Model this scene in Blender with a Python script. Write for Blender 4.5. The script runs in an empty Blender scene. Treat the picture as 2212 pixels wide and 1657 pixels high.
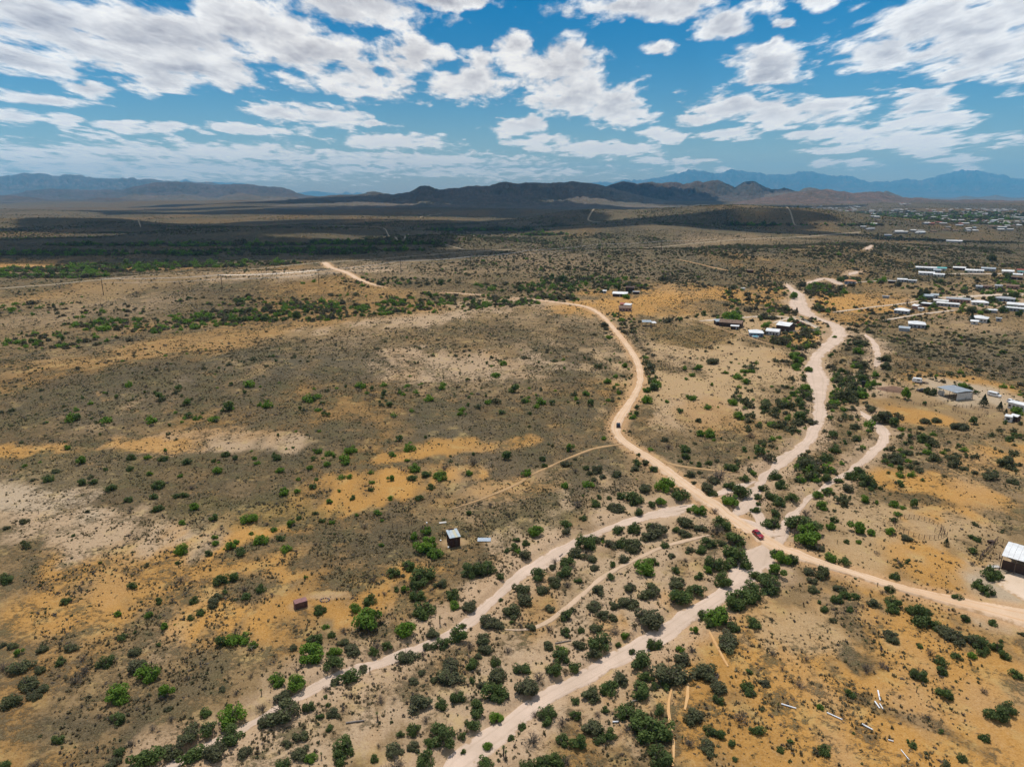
import bpy, bmesh, math, random
import numpy as np
from mathutils import Vector, Matrix
random.seed(7)
RS = np.random.RandomState(11)
PI = math.pi
# ------------------------------------------------------------------ camera, sky, sun, exposure
SC = bpy.context.scene
COL = SC.collection
CAM_H = 100.0
PITCH = math.atan((828.5 - 418.0) / 1474.7)
SUN_EL = math.radians(66)
cam_d = bpy.data.cameras.new('camera')
cam_d.lens = 24.0; cam_d.sensor_width = 36.0; cam_d.clip_start = 0.5; cam_d.clip_end = 90000
cam = bpy.data.objects.new('camera', cam_d); COL.objects.link(cam)
cam.location = (0, 0, CAM_H); cam.rotation_euler = (PI / 2 - PITCH, 0, 0)
SC.camera = cam
SC.view_settings.view_transform = 'Standard'; SC.view_settings.look = 'None'
SC.view_settings.exposure = 0.06; SC.view_settings.gamma = 1.0
SC.view_settings.use_curve_mapping = False
SC.cycles.use_denoising = True
SC.cycles.max_bounces = 5; SC.cycles.diffuse_bounces = 2; SC.cycles.glossy_bounces = 1
SC.cycles.transparent_max_bounces = 8; SC.cycles.volume_bounces = 0
SC.cycles.use_adaptive_sampling = True; SC.cycles.adaptive_threshold = 0.02

sun_d = bpy.data.lights.new('sun', 'SUN'); sun_d.energy = 3.9; sun_d.angle = math.radians(0.53)
sun_d.color = (1.0, 0.96, 0.90)
sun = bpy.data.objects.new('sun', sun_d); COL.objects.link(sun)
SUN_AZ = math.radians(-12)            # from +Y, positive to the right
sdir = Vector((math.sin(SUN_AZ) * math.cos(SUN_EL), math.cos(SUN_AZ) * math.cos(SUN_EL), math.sin(SUN_EL)))
sun.rotation_euler = sdir.to_track_quat('Z', 'Y').to_euler(); sun.location = (0, 0, 500)

class NT:
    """small helper to write node graphs as expressions"""
    def __init__(s, tree): s.t = tree; s.n = tree.nodes; s.l = tree.links
    def node(s, typ, **kw):
        n = s.n.new(typ)
        for k, v in kw.items(): setattr(n, k, v)
        return n
    def put(s, sock, v):
        if isinstance(v, bpy.types.NodeSocket): s.l.new(v, sock)
        elif isinstance(v, (tuple, list)):
            L = len(sock.default_value); v = tuple(v)
            sock.default_value = (v + (1.0,) * (L - len(v)))[:L]
        else: sock.default_value = v
    def m(s, op, a, b=None, c=None, clamp=False):
        n = s.node('ShaderNodeMath', operation=op, use_clamp=clamp)
        s.put(n.inputs[0], a)
        if b is not None: s.put(n.inputs[1], b)
        if c is not None: s.put(n.inputs[2], c)
        return n.outputs[0]
    def v(s, op, a, b=None, c=None, out=0):
        n = s.node('ShaderNodeVectorMath', operation=op)
        s.put(n.inputs[0], a)
        if b is not None: s.put(n.inputs[1], b)
        if c is not None: s.put(n.inputs[2], c)
        return n.outputs[out]
    def ss(s, x, a, b, o0=0.0, o1=1.0, kind='SMOOTHSTEP'):
        n = s.node('ShaderNodeMapRange', interpolation_type=kind)
        for i, q in enumerate((x, a, b, o0, o1)): s.put(n.inputs[i], q)
        return n.outputs[0]
    def mix(s, f, a, b, blend='MIX'):
        n = s.node('ShaderNodeMix', data_type='RGBA', blend_type=blend)
        s.put(n.inputs[0], f); s.put(n.inputs[6], a); s.put(n.inputs[7], b)
        return n.outputs[2]
    def noise(s, vec, scale, detail=4, rough=0.5, dist=0.0, out=0, dim='3D'):
        n = s.node('ShaderNodeTexNoise', noise_dimensions=dim)
        s.put(n.inputs['Vector'], vec); s.put(n.inputs['Scale'], scale)
        s.put(n.inputs['Detail'], detail); s.put(n.inputs['Roughness'], rough); s.put(n.inputs['Distortion'], dist)
        return n.outputs[out]
    def comb(s, x, y, z=0.0):
        n = s.node('ShaderNodeCombineXYZ')
        for i, q in enumerate((x, y, z)): s.put(n.inputs[i], q)
        return n.outputs[0]
    def sep(s, v):
        n = s.node('ShaderNodeSeparateXYZ'); s.put(n.inputs[0], v); return n.outputs

def fdir(X, Y):
    """unit direction(s) of a pixel position on the 2212 px wide reference image"""
    X = np.asarray(X, float); Y = np.asarray(Y, float)
    u = (X - 1106.0) / 1474.7; w = (828.5 - Y) / 1474.7
    c, s = math.cos(PITCH), math.sin(PITCH)
    d = np.stack([u, c + w * s, -s + w * c], -1)
    return d / np.linalg.norm(d, axis=-1, keepdims=True)
def azel(X, Y):
    d = fdir(X, Y)
    return np.arctan2(d[..., 0], d[..., 1]), np.arcsin(d[..., 2])

CLOUDS = [(90,45,150,62,1),(40,120,140,36,1),(300,90,260,72,1),(520,70,190,84,1),(420,155,200,42,1),(780,20,190,46,1),(640,110,130,64,1),
 (780,165,165,46,1),(985,12,95,20,1),(1095,100,48,34,.9),(1010,135,60,34,1),(1180,150,110,58,1),(1250,205,135,50,1),(1000,180,90,40,1),(1340,235,80,42,1),
 (880,130,80,40,.9),(200,190,58,20,1),(345,184,78,22,1),(100,212,78,16,1),(20,250,42,13,1),(140,258,52,14,1),(250,276,62,12,1),(355,280,36,12,1),
 (600,245,70,18,1),(710,250,95,26,1),(820,267,34,10,1),(545,287,110,14,1),(850,300,120,16,.9),(1380,20,210,30,1),(1570,62,72,38,1),(1700,65,32,13,.8),
 (1420,118,30,10,.6),(1680,140,104,32,1),(1690,115,24,22,1),(2050,60,170,70,1),(2130,110,150,56,1),(1900,118,80,24,1),(2250,60,160,100,1),
 (1606,225,122,30,1),(1720,245,120,24,1),(1500,262,54,16,1),(1435,292,54,19,1),(1570,290,54,15,1),(2006,220,84,30,1),(2010,262,90,24,1),
 (1800,225,95,18,.9),(1850,288,105,22,1),(1980,307,125,17,1),(2010,330,56,11,1),(1300,322,135,18,1),(1470,345,95,8,.9),(1165,310,62,20,1),
 (1130,270,60,24,1),(1720,288,46,12,.9),(1800,323,52,9,1),(2065,345,48,8,1),(2085,364,26,8,.9),(1780,355,32,9,.9),(1850,355,40,8,.8),(1480,364,30,6,.8),
 (1565,368,24,6,.8),(2200,300,40,12,.7),(1960,195,70,7,.8),(1640,20,60,16,.5),(1660,180,40,10,.5),(1790,12,30,20,.6),(280,290,80,6,.5),(60,330,260,18,.6),
 (500,335,340,22,.7),(860,345,300,22,.65),(300,365,460,24,.6),(1000,372,300,12,.5),(150,345,300,20,.6)]

world = bpy.data.worlds.new('World'); SC.world = world; world.use_nodes = True
W = NT(world.node_tree); W.n.clear()
sky = W.node('ShaderNodeTexSky', sky_type='NISHITA', sun_disc=False, sun_elevation=SUN_EL, sun_rotation=SUN_AZ,
             altitude=1300, air_density=1.0, dust_density=1.3, ozone_density=2.2)
hsv = W.node('ShaderNodeHueSaturation'); hsv.inputs['Hue'].default_value = 0.494; hsv.inputs['Saturation'].default_value = 1.65; hsv.inputs['Value'].default_value = 1.0
W.l.new(sky.outputs[0], hsv.inputs['Color'])
bg_sky = W.node('ShaderNodeBackground'); W.l.new(hsv.outputs[0], bg_sky.inputs[0]); bg_sky.inputs[1].default_value = 0.076
dirv = W.node('ShaderNodeTexCoord').outputs['Generated']
dx, dy, dz = W.sep(dirv)
az = W.m('ARCTAN2', dx, dy); el = W.m('ARCSINE', W.m('MINIMUM', W.m('MAXIMUM', dz, -1.0), 1.0))
inv = W.m('DIVIDE', 1.0, W.m('ADD', W.m('MAXIMUM', dz, 0.0), 0.09))
Q = W.comb(W.m('MULTIPLY', dx, inv), W.m('MULTIPLY', W.m('MULTIPLY', dy, inv), 0.46), 3.1)
warp = W.v('SUBTRACT', W.noise(Q, 1.6, 6, 0.6, out=1), (0.5, 0.5, 0.5))
wx, wy, _ = W.sep(warp)
thin = W.ss(el, 0.0, 0.16, 0.25, 1.0, 'LINEAR')
Pn = W.comb(W.m('MULTIPLY_ADD', W.m('MULTIPLY', wx, 0.13), thin, az), W.m('MULTIPLY_ADD', W.m('MULTIPLY', wy, 0.062), thin, el), 0.0)
cov = None
for (cx, cy, rx, ry, st) in CLOUDS:
    a0, e0 = azel(cx, cy)
    # distance in a sheared ellipse
    rx *= .93; ry *= .90
    L = W.v('LENGTH', W.v('MULTIPLY_ADD', Pn, (1474.7 / rx, 1474.7 / ry, 0.0), (-float(a0) * 1474.7 / rx, -float(e0) * 1474.7 / ry, 0.0)), out=1)
    e = W.m('MULTIPLY_ADD', L, -st, st)
    cov = e if cov is None else W.m('MAXIMUM', cov, e)
out_frame = W.m('MAXIMUM', W.ss(el, 0.25, 0.36), W.ss(W.m('ABSOLUTE', az), 0.64, 0.74), clamp=True)
gen = W.m('MULTIPLY', W.m('SUBTRACT', W.noise(Q, 0.42, 3, 0.5), 0.40), 4.0)
gen = W.m('MULTIPLY_ADD', out_frame, 2.0, W.m('SUBTRACT', gen, 2.0))
cov = W.m('MAXIMUM', W.m('MAXIMUM', cov, -1.0), gen)
cov = W.m('MINIMUM', cov, 0.95)
f1 = W.noise(Q, 4.6, 9, 0.60, 0.35)
Qu = W.v('ADD', Q, (0.0, -0.070, 0.0))
f2 = W.noise(Qu, 4.6, 5, 0.57, 0.35)
fd = W.noise(Q, 16.0, 5, 0.65, 0.1)
D = W.m('ADD', W.m('MULTIPLY', cov, 1.05), W.m('MULTIPLY', W.m('SUBTRACT', f1, 0.49), 2.3))
vb = W.node('ShaderNodeTexVoronoi', feature='SMOOTH_F1'); vb.inputs['Scale'].default_value = 7.0; vb.inputs['Smoothness'].default_value = .6; vb.inputs['Detail'].default_value = 2.0
W.l.new(W.v('ADD', Q, W.v('MULTIPLY', warp, (.35, .35, .35))), vb.inputs['Vector'])
bil = W.m('SUBTRACT', 0.42, vb.outputs['Distance'])
D = W.m('ADD', W.m('MULTIPLY_ADD', W.m('SUBTRACT', fd, 0.5), 0.8, W.m('MULTIPLY_ADD', bil, 0.7, D)), W.ss(el, 0.02, 0.10, 0.34, 0.27))
alpha = W.ss(D, -0.10, 0.50)
alpha = W.m('MULTIPLY', alpha, W.ss(el, 0.0, 0.09, 0.85, 1.0))
fe = W.noise(Q, 7.5, 7, 0.62, 0.15); fe2 = W.noise(W.v('ADD', Q, (0.012, -0.045, 0.0)), 7.5, 7, 0.62, 0.15)
relief = W.m('ADD', W.m('MULTIPLY', W.m('SUBTRACT', f2, f1), 2.6), W.m('MULTIPLY', W.m('SUBTRACT', fe2, fe), 1.7))          # more cloud towards the sun: shade
thick = W.ss(W.m('ADD', W.m('SUBTRACT', D, .12), W.m('MULTIPLY', W.m('SUBTRACT', W.noise(Q, 1.3, 3, 0.5), 0.5), 1.3)), 0.25, 1.15)
sh = W.m('ADD', W.m('MULTIPLY', thick, 0.66), W.m('MULTIPLY_ADD', relief, 0.60, W.m('MULTIPLY', bil, -0.45)))
sh = W.m('MULTIPLY', sh, W.ss(el, 0.02, 0.16, 0.25, 1.0), clamp=True)
ccol = W.mix(sh, (1.02, 1.04, 1.05), (0.42, 0.43, 0.49))
ccol = W.mix(W.ss(el, 0.0, 0.13, 0.8, 0.0), ccol, (1.12, 1.18, 1.22))
bg_c = W.node('ShaderNodeBackground'); W.l.new(ccol, bg_c.inputs[0]); bg_c.inputs[1].default_value = 1.0
mixs = W.node('ShaderNodeMixShader'); W.l.new(alpha, mixs.inputs[0]); W.l.new(bg_sky.outputs[0], mixs.inputs[1]); W.l.new(bg_c.outputs[0], mixs.inputs[2])
wo = W.node('ShaderNodeOutputWorld'); W.l.new(mixs.outputs[0], wo.inputs[0])
world.cycles.sampling_method = 'MANUAL'; world.cycles.sample_map_resolution = 512

# ------------------------------------------------------------------ helpers
def tag(o, label=None, cat=None, group=None, kind=None):
    if label: o['label'] = label
    if cat: o['category'] = cat
    if group: o['group'] = group
    if kind: o['kind'] = kind
    return o
def hsh(ix, iy, seed):
    n = (ix.astype(np.int64) * 374761393 + iy.astype(np.int64) * 668265263 + seed * 974634777) & 0x7fffffff
    n = ((n ^ (n >> 13)) * 1274126177) & 0x7fffffff
    return ((n ^ (n >> 16)) & 0xffff) / 65535.0
def vn(x, y, seed=0):
    xi = np.floor(x); yi = np.floor(y); fx = x - xi; fy = y - yi
    fx = fx * fx * (3 - 2 * fx); fy = fy * fy * (3 - 2 * fy)
    xi = xi.astype(np.int64); yi = yi.astype(np.int64)
    a = hsh(xi, yi, seed); b = hsh(xi + 1, yi, seed); c = hsh(xi, yi + 1, seed); d = hsh(xi + 1, yi + 1, seed)
    return (a + (b - a) * fx) * (1 - fy) + (c + (d - c) * fx) * fy
def fbm(x, y, seed=0, octv=4, rough=0.5):
    s = 0; amp = 1.0; tot = 0
    for i in range(octv):
        s = s + amp * vn(x * 2 ** i + 17.3 * i, y * 2 ** i - 9.1 * i, seed + i); tot += amp; amp *= rough
    return s / tot
def lodn(x, y, kx, ky, seed, octv=3, rough=.5):
    """noise whose grain grows with distance from the near field, in whole octaves"""
    L = np.log2(np.clip(np.hypot(x, y), 90, 12000)); l0 = np.floor(L); f = sstep(L - l0, 0.2, .8)
    out = np.zeros(np.shape(x))
    for lv in range(6, 15):
        for (cond, w) in ((l0 == lv, 1 - f), (l0 + 1 == lv, f)):
            if cond.any():
                s_ = 2.0 ** lv
                out[cond] += w[cond] * fbm(x[cond] / (s_ * kx) + lv * 3.7, y[cond] / (s_ * ky), seed + lv, octv, rough)
    return out
def sstep(x, a, b):
    t = np.clip((x - a) / (b - a), 0, 1); return t * t * (3 - 2 * t)
def frompx_plane(X, Y, z=0.0):
    d = fdir(X, Y); t = (z - CAM_H) / np.minimum(d[..., 2], -1e-4)
    return d[..., 0] * t, d[..., 1] * t
def topx(x, y, z=0.0):
    c, s = math.cos(PITCH), math.sin(PITCH)
    zz = z - CAM_H
    f = y * c - zz * s; w = y * s + zz * c
    f = np.maximum(f, 1e-3)
    return 1106 + 1474.7 * x / f, 828.5 - 1474.7 * w / f

# ------------------------------------------------------------------ terrain height
RIDGES = []     # (x, y, rx, ry, height, rot) in metres
def add_ridge(cx, cy, w_px, depth, height, rot=0.0):
    x, y = frompx_plane(cx, cy); d = math.hypot(x, y)
    RIDGES.append((float(x), float(y), w_px / 1474.7 * d, depth, height, rot))
add_ridge(420, 800, 520, 60, 5, 0.10)       # the pale ridge left of the road
add_ridge(1000, 700, 260, 45, 3, 0.10)
add_ridge(520, 612, 520, 110, 11, 0.12)
add_ridge(1250, 565, 520, 170, 14, 0.0)
add_ridge(1750, 560, 330, 170, 12, 0.0)
add_ridge(950, 530, 200, 200, 20, 0.1)
add_ridge(1350, 505, 260, 260, 26, 0.0)
add_ridge(1550, 485, 220, 350, 48, 0.0)
add_ridge(1250, 478, 170, 300, 42, 0.0)
add_ridge(1850, 490, 220, 300, 34, 0.0)
add_ridge(560, 505, 320, 240, 20, 0.0)
add_ridge(150, 488, 220, 240, 28, 0.0)
add_ridge(1950, 545, 260, 160, 10, 0.0)
def hgt(x, y):
    x = np.asarray(x, float); y = np.asarray(y, float)
    r = np.hypot(x, y)
    h = 0.5 * (fbm(x / 34, y / 34, 3, 3) - 0.5)
    h = h + sstep(r, 160, 600) * 5.0 * (fbm(x / 190, y / 150, 21, 3) - 0.5)
    h = h + sstep(r, 500, 2200) * 40 * (fbm(x / 620, y / 420, 33, 3) - 0.5)
    h = h + sstep(r, 2500, 7000) * 110 * (fbm(x / 1900, y / 1300, 47, 3) - 0.5)
    for (cx, cy, rx, ry, hh, rot) in RIDGES:
        c, s = math.cos(rot), math.sin(rot)
        u = ((x - cx) * c + (y - cy) * s) / rx; v = (-(x - cx) * s + (y - cy) * c) / ry
        h = h + hh * np.exp(-(u * u + v * v) * 1.3)
    far = sstep(r, 11000, 20000)
    return h * (1 - far) - 60 * far
def at(X, Y):
    """world x, y, z of a point of the ground"""
    d = fdir(X, Y); dzn = np.minimum(d[..., 2], -0.004)
    t = -CAM_H / dzn
    for _ in range(14):
        hz = hgt(d[..., 0] * t, d[..., 1] * t)
        t = 0.5 * t + 0.5 * (hz - CAM_H) / dzn
    x = d[..., 0] * t; y = d[..., 1] * t
    return x, y, hgt(x, y)
CROPS = dict(F=(0, 0, .7373), A1=(0, 480, 2.212), A2=(1000, 480, 2.212), A3=(2000, 480, 2.212), A4=(1700, 780, 3.16), A5=(2300, 780, 3.16),
             A6=(2300, 1300, 3.16), B1=(0, 1300, 2.4578), B2=(0, 1747, 2.4578), B3=(800, 1300, 2.765), B4=(800, 1747, 2.765),
             B5=(1500, 1300, 2.765), B6=(1500, 1747, 2.765), B7=(2200, 1747, 2.765), B8=(0, 900, 2.212))
def cF(crop, x, y):
    ox, oy, s = CROPS[crop]
    return (ox + np.asarray(x, float) / s) * .7373, (oy + np.asarray(y, float) / s) * .7373
def ground(crop, x, y):
    X, Y = cF(crop, x, y); return at(X, Y)
def px_m(crop, px, x, y):
    """metres across for px crop pixels at that ground point"""
    gx, gy, gz = ground(crop, x, y)
    f = gy * math.cos(PITCH) + (CAM_H - gz) * math.sin(PITCH)
    return px / CROPS[crop][2] * f / 2000.0

# ------------------------------------------------------------------ roads, tracks and washes (edge pairs, traced)
STRIPS = []
class Strip: pass
def strip(name, kind, runs, wob=0.3, up=0.05, step=2.5, taper=True, wscale=None):
    """runs: list of (crop, [(x1,y1,x2,y2),...]) edge pairs, or [(x,y,width_m)] centre points"""
    C = []; wscale = wscale or dict(track=.55, orange=.55, path=.75, lane=.8, far=.6).get(kind, 1.0)
    for crop, pts in runs:
        for p in pts:
            if len(p) == 4:
                a = ground(crop, p[0], p[1]); b = ground(crop, p[2], p[3])
                C.append(((a[0] + b[0]) / 2, (a[1] + b[1]) / 2, max(0.5, math.hypot(a[0] - b[0], a[1] - b[1]) / 2), float(a[0] - b[0]), float(a[1] - b[1])))
            else:
                a = ground(crop, p[0], p[1]); C.append((a[0], a[1], p[2] / 2 * wscale, 0.0, 0.0))
    C = np.array(C, float)
    # the true half width is across the run, not along the picked pair
    if len(C) > 2:
        T = np.gradient(C[:, :2], axis=0); T /= np.linalg.norm(T, axis=1, keepdims=True) + 1e-9
        m = np.hypot(C[:, 3], C[:, 4]) > .1
        C[m, 2] = np.maximum(.8, np.abs(C[m, 3] * -T[m, 1] + C[m, 4] * T[m, 0]) / 2 * (1.28 if kind == 'wash' else 1.06))
    C = C[:, :3]
    for it in range(2):
        S = C.copy(); S[1:-1] = (C[:-2] + 2 * C[1:-1] + C[2:]) / 4; C = S
    T = np.gradient(C[:, :2], axis=0)
    d = np.r_[0, np.cumsum(np.hypot(*np.diff(C[:, :2], axis=0).T))]
    far = max(1.0, np.hypot(C[:, 0], C[:, 1]).mean() / 400)
    n = max(4, int(d[-1] / (step * far)))
    s = np.linspace(0, d[-1], n)
    P = np.stack([np.interp(s, d, C[:, i]) for i in range(3)], 1)
    for it in range(2):
        S = P.copy(); S[1:-1] = (P[:-2] + 2 * P[1:-1] + P[2:]) / 4; P = S
    st = Strip(); st.name = name; st.kind = kind; st.P = P; st.wob = wob; st.up = up; st.s = s; st.taper = taper
    STRIPS.append(st); return st

strip('dirt_road', 'road', [
 ('B7', [(2500, 350, 2700, 180), (2100, 232, 2212, 120), (1900, 160, 1985, 70), (1750, 110, 1830, 30)]),
 ('A6', [(1500, 1510, 1560, 1425), (1300, 1440, 1350, 1375), (1050, 1370, 1110, 1315), (860, 1310, 930, 1270), (640, 1250, 740, 1205), (430, 1170, 520, 1140), (280, 1130, 360, 1095), (130, 1080, 220, 1025)]),
 ('B5', [(2200, 930, 2290, 860), (2080, 850, 2160, 780), (1990, 790, 2070, 720), (1900, 735, 1980, 665), (1800, 660, 1880, 600), (1700, 600, 1780, 535), (1600, 535, 1680, 475), (1500, 465, 1580, 410), (1400, 390, 1470, 345), (1300, 315, 1370, 270), (1210, 240, 1290, 205), (1130, 170, 1200, 140), (1050, 110, 1120, 85), (960, 55, 1030, 25)]),
 ('A4', [(345, 1650, 430, 1640), (280, 1580, 375, 1590), (262, 1500, 365, 1520), (285, 1440, 375, 1460), (330, 1380, 430, 1380), (400, 1290, 490, 1290), (455, 1215, 545, 1210), (515, 1140, 590, 1120), (530, 1070, 605, 1060), (530, 1000, 600, 985), (515, 930, 585, 920), (490, 870, 560, 870), (455, 800, 520, 800), (400, 740, 470, 750), (370, 690, 430, 695), (330, 640, 380, 630), (290, 590, 335, 580), (255, 540, 300, 535), (205, 490, 250, 490), (165, 450, 210, 450), (120, 410, 160, 410), (70, 385, 110, 375), (0, 380, 0, 364)]),
 ('F', [(1240, 657, 8), (1180, 650, 7), (1110, 645, 4)])], wob=0.35, up=0.36)
strip('dirt_road', 'road', [('F', [(830, 621, 3), (805, 616, 6), (770, 606, 8), (735, 591, 10), (712, 576, 11), (700, 567, 11)])], wob=0.5, up=0.10)
strip('dirt_road', 'road', [('F', [(1055, 639, 2), (1020, 636, 5), (985, 634, 5), (950, 632, 2)])], wob=0.5, up=0.10)
strip('sandy_wash', 'wash', [
 ('B5', [(1440, 455, 1455, 540), (1350, 480, 1350, 570), (1250, 505, 1230, 580), (1150, 545, 1100, 595), (1050, 575, 1010, 625), (950, 585, 900, 650), (830, 620, 800, 690), (700, 675, 720, 715), (620, 700, 620, 770), (520, 735, 540, 810), (420, 775, 450, 870), (330, 820, 390, 905), (230, 890, 300, 960), (140, 945, 210, 1025), (60, 1010, 110, 1100)]),
 ('B3', [(2212, 850, 2212, 980), (2130, 905, 2120, 1030), (2060, 965, 2040, 1085), (1960, 1040, 1950, 1150), (1860, 1120, 1880, 1210), (1790, 1200, 1800, 1290), (1700, 1300, 1760, 1340)]),
 ('B4', [(1660, 80, 1740, 115), (1560, 130, 1660, 210), (1450, 250, 1540, 280), (1330, 320, 1370, 370), (1210, 370, 1220, 420), (1060, 410, 1080, 480), (930, 455, 950, 530), (800, 515, 820, 575), (640, 570, 660, 630), (500, 620, 520, 670), (380, 650, 400, 720), (270, 700, 300, 770), (130, 800, 150, 850), (0, 870, 10, 920)]),
 ('B2', [(1840, 820, 1860, 885), (1700, 905, 1720, 970), (1560, 990, 1600, 1050), (1430, 1040, 1460, 1110), (1320, 1100, 1340, 1160), (1180, 1165, 1200, 1229), (1040, 1250, 1060, 1310)])], wob=0.9)
strip('sandy_wash', 'wash', [
 ('B5', [(1940, 800, 2090, 850), (1945, 870, 2110, 910), (1930, 930, 2070, 990), (1870, 1000, 1980, 1050), (1800, 1070, 1920, 1130), (1680, 1150, 1830, 1200), (1560, 1210, 1730, 1280), (1440, 1290, 1610, 1350)]),
 ('B6', [(1350, 85, 1500, 170), (1230, 180, 1400, 240), (1120, 240, 1280, 345), (1010, 310, 1130, 390), (880, 390, 980, 450), (780, 445, 900, 540), (690, 525, 800, 610), (570, 590, 640, 680), (440, 640, 500, 745), (330, 690, 400, 820), (220, 770, 280, 870), (120, 840, 170, 960), (0, 880, 60, 1030)]),
 ('B4', [(2130, 790, 2180, 890), (2030, 845, 2090, 960), (1920, 900, 1990, 1040), (1830, 990, 1900, 1110), (1720, 1040, 1850, 1180), (1620, 1120, 1760, 1230), (1500, 1180, 1690, 1290), (1380, 1290, 1600, 1400), (1200, 1450, 1480, 1520)])], wob=0.9)
strip('sandy_wash', 'wash', [
 ('B5', [(1700, 560, 1800, 600), (1850, 560, 1900, 610), (1870, 470, 1940, 520), (1900, 400, 1960, 450), (1930, 340, 2000, 380), (1990, 270, 2060, 310), (2060, 200, 2120, 250), (2140, 130, 2200, 190)]),
 ('A5', [(130, 1643, 290, 1643), (215, 1540, 320, 1560), (290, 1450, 360, 1460), (305, 1340, 385, 1330), (260, 1240, 370, 1240), (265, 1150, 395, 1140), (240, 1070, 410, 1060), (190, 990, 380, 990), (170, 920, 330, 930), (220, 840, 320, 860), (300, 780, 350, 800), (350, 720, 440, 760), (420, 660, 540, 700), (455, 600, 595, 640), (475, 560, 610, 575), (400, 500, 450, 520), (270, 460, 330, 480)]),
 ('A4', [(2090, 490, 2150, 470), (1980, 410, 2120, 410), (1915, 350, 2090, 350), (1920, 300, 2090, 290), (2000, 245, 2110, 255), (1950, 225, 2010, 222), (1885, 195, 1920, 192), (1895, 165, 1930, 162)])], wob=1.1)
strip('sandy_wash', 'wash', [
 ('B5', [(2120, 850, 2212, 800), (2090, 770, 2200, 770), (2130, 690, 2212, 680)]),
 ('A6', [(0, 660, 60, 680), (50, 615, 130, 655), (160, 555, 190, 580), (210, 460, 245, 510), (280, 400, 330, 430), (370, 375, 430, 375), (480, 345, 520, 335), (540, 265, 590, 275), (590, 200, 660, 220), (690, 120, 760, 170), (790, 50, 870, 75), (850, 0, 935, 20)]),
 ('A5', [(890, 1620, 960, 1643), (900, 1560, 975, 1570), (880, 1490, 965, 1500), (810, 1430, 890, 1420), (720, 1380, 800, 1370), (670, 1340, 730, 1325)])], wob=0.9)
strip('sandy_wash', 'wash', [('B5', [(1570, 420, 1640, 420), (1640, 370, 1700, 420), (1740, 350, 1800, 375), (1850, 305, 1900, 340), (1950, 280, 2000, 300)])], wob=0.7)
strip('sandy_wash', 'wash', [('A5', [(840, 930, 3), (870, 870, 4.5), (885, 800, 6), (850, 750, 6), (825, 700, 4), (790, 655, 3.5), (740, 625, 3)])], wob=0.9)
strip('sandy_wash', 'wash', [('A5', [(190, 160, 9), (240, 150, 8), (280, 140, 8), (310, 120, 8), (370, 98, 10), (410, 105, 12), (450, 135, 10), (520, 170, 16)])], wob=0.7)
strip('sandy_wash', 'wash', [('A5', [(590, 80, 13), (635, 60, 14), (680, 45, 10)])], wob=0.7)
strip('sandy_wash', 'wash', [('A3', [(1190, 555, 9), (1215, 540, 12), (1225, 528, 8)])], wob=0.5)
strip('sandy_wash', 'wash', [('B5', [(2060, 800, 8), (2020, 870, 10), (1990, 930, 11), (1920, 1010, 10), (1850, 1090, 9), (1760, 1150, 7)])], wob=1.0)
strip('sandy_wash', 'wash', [('B5', [(1760, 560, 5), (1840, 610, 8), (1930, 660, 9), (2040, 720, 9), (2150, 760, 10), (2212, 720, 9)])], wob=1.2)
strip('sandy_wash', 'wash', [('B5', [(1935, 380, 4), (1900, 450, 4), (1960, 540, 3), (2030, 560, 4), (2040, 640, 5), (2060, 700, 5)])], wob=.8)
strip('sandy_wash', 'wash', [('B5', [(1480, 480, 5), (1420, 500, 9), (1330, 515, 9), (1240, 535, 8)])], wob=.8)
strip('sandy_path', 'path', [('B5', [(1600, 742, 1.8), (1500, 762, 2.2), (1400, 795, 2.5), (1290, 810, 1.6), (1180, 835, 1.4), (1110, 890, 1.8), (1030, 930, 2.2), (940, 970, 2.6), (850, 1012, 2.6), (770, 1040, 2.8), (710, 1090, 2.6), (660, 1140, 2.6), (600, 1200, 2.6), (530, 1260, 2.4), (450, 1315, 2.6), (380, 1370, 2.4)]),
 ('B6', [(330, 190, 2.2), (250, 250, 2.0), (160, 280, 1.8), (50, 300, 1.6)]), ('B4', [(2100, 275, 1.5), (1980, 285, 1.5), (1880, 270, 1.2)])], wob=0.3)
strip('dirt_track', 'track', [('B5', [(900, 10, 3.5), (740, 5, 2.6), (650, 35, 2.4), (570, 75, 2.4), (480, 110, 2.4), (400, 140, 2.2), (300, 185, 2.4), (180, 240, 2.4), (80, 290, 2.6), (0, 330, 2.6)]),
 ('B3', [(2130, 250, 2.6), (2050, 290, 2.6), (1900, 372, 2.6), (1750, 435, 2.4), (1600, 490, 2.0), (1450, 530, 1.2)])], wob=0.25)
strip('dirt_track', 'track', [('B5', [(1140, 118, 3), (1210, 155, 3), (1300, 182, 3), (1450, 200, 3), (1600, 212, 3), (1750, 226, 3), (1850, 246, 2.5)])], wob=0.25)
strip('footpath', 'orange', [('B6', [(1310, 705, 1.3), (1300, 760, 1.2), (1255, 820, .9), (1240, 880, .9), (1255, 960, .9), (1285, 1050, 1.0), (1300, 1110, 1.1), (1335, 1200, 1.3), (1328, 1290, 1.5), (1300, 1382, 1.4)])], wob=0.15)
strip('footpath', 'orange', [('B6', [(1415, 615, 1.2), (1465, 690, 2.0), (1440, 770, 2.6), (1440, 850, 2.2), (1400, 920, 2.4)])], wob=0.3)
strip('footpath', 'orange', [('B6', [(1600, 290, 4.5), (1625, 340, 2.6), (1655, 400, 1.2), (1690, 450, 1.2), (1715, 510, 1.0), (1750, 570, .9)])], wob=0.3)
strip('gravel_lane', 'lane', [('A4', [(1780, 530, 5), (1860, 500, 5), (1950, 485, 5), (2010, 470, 5)])], wob=0.2)
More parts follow.
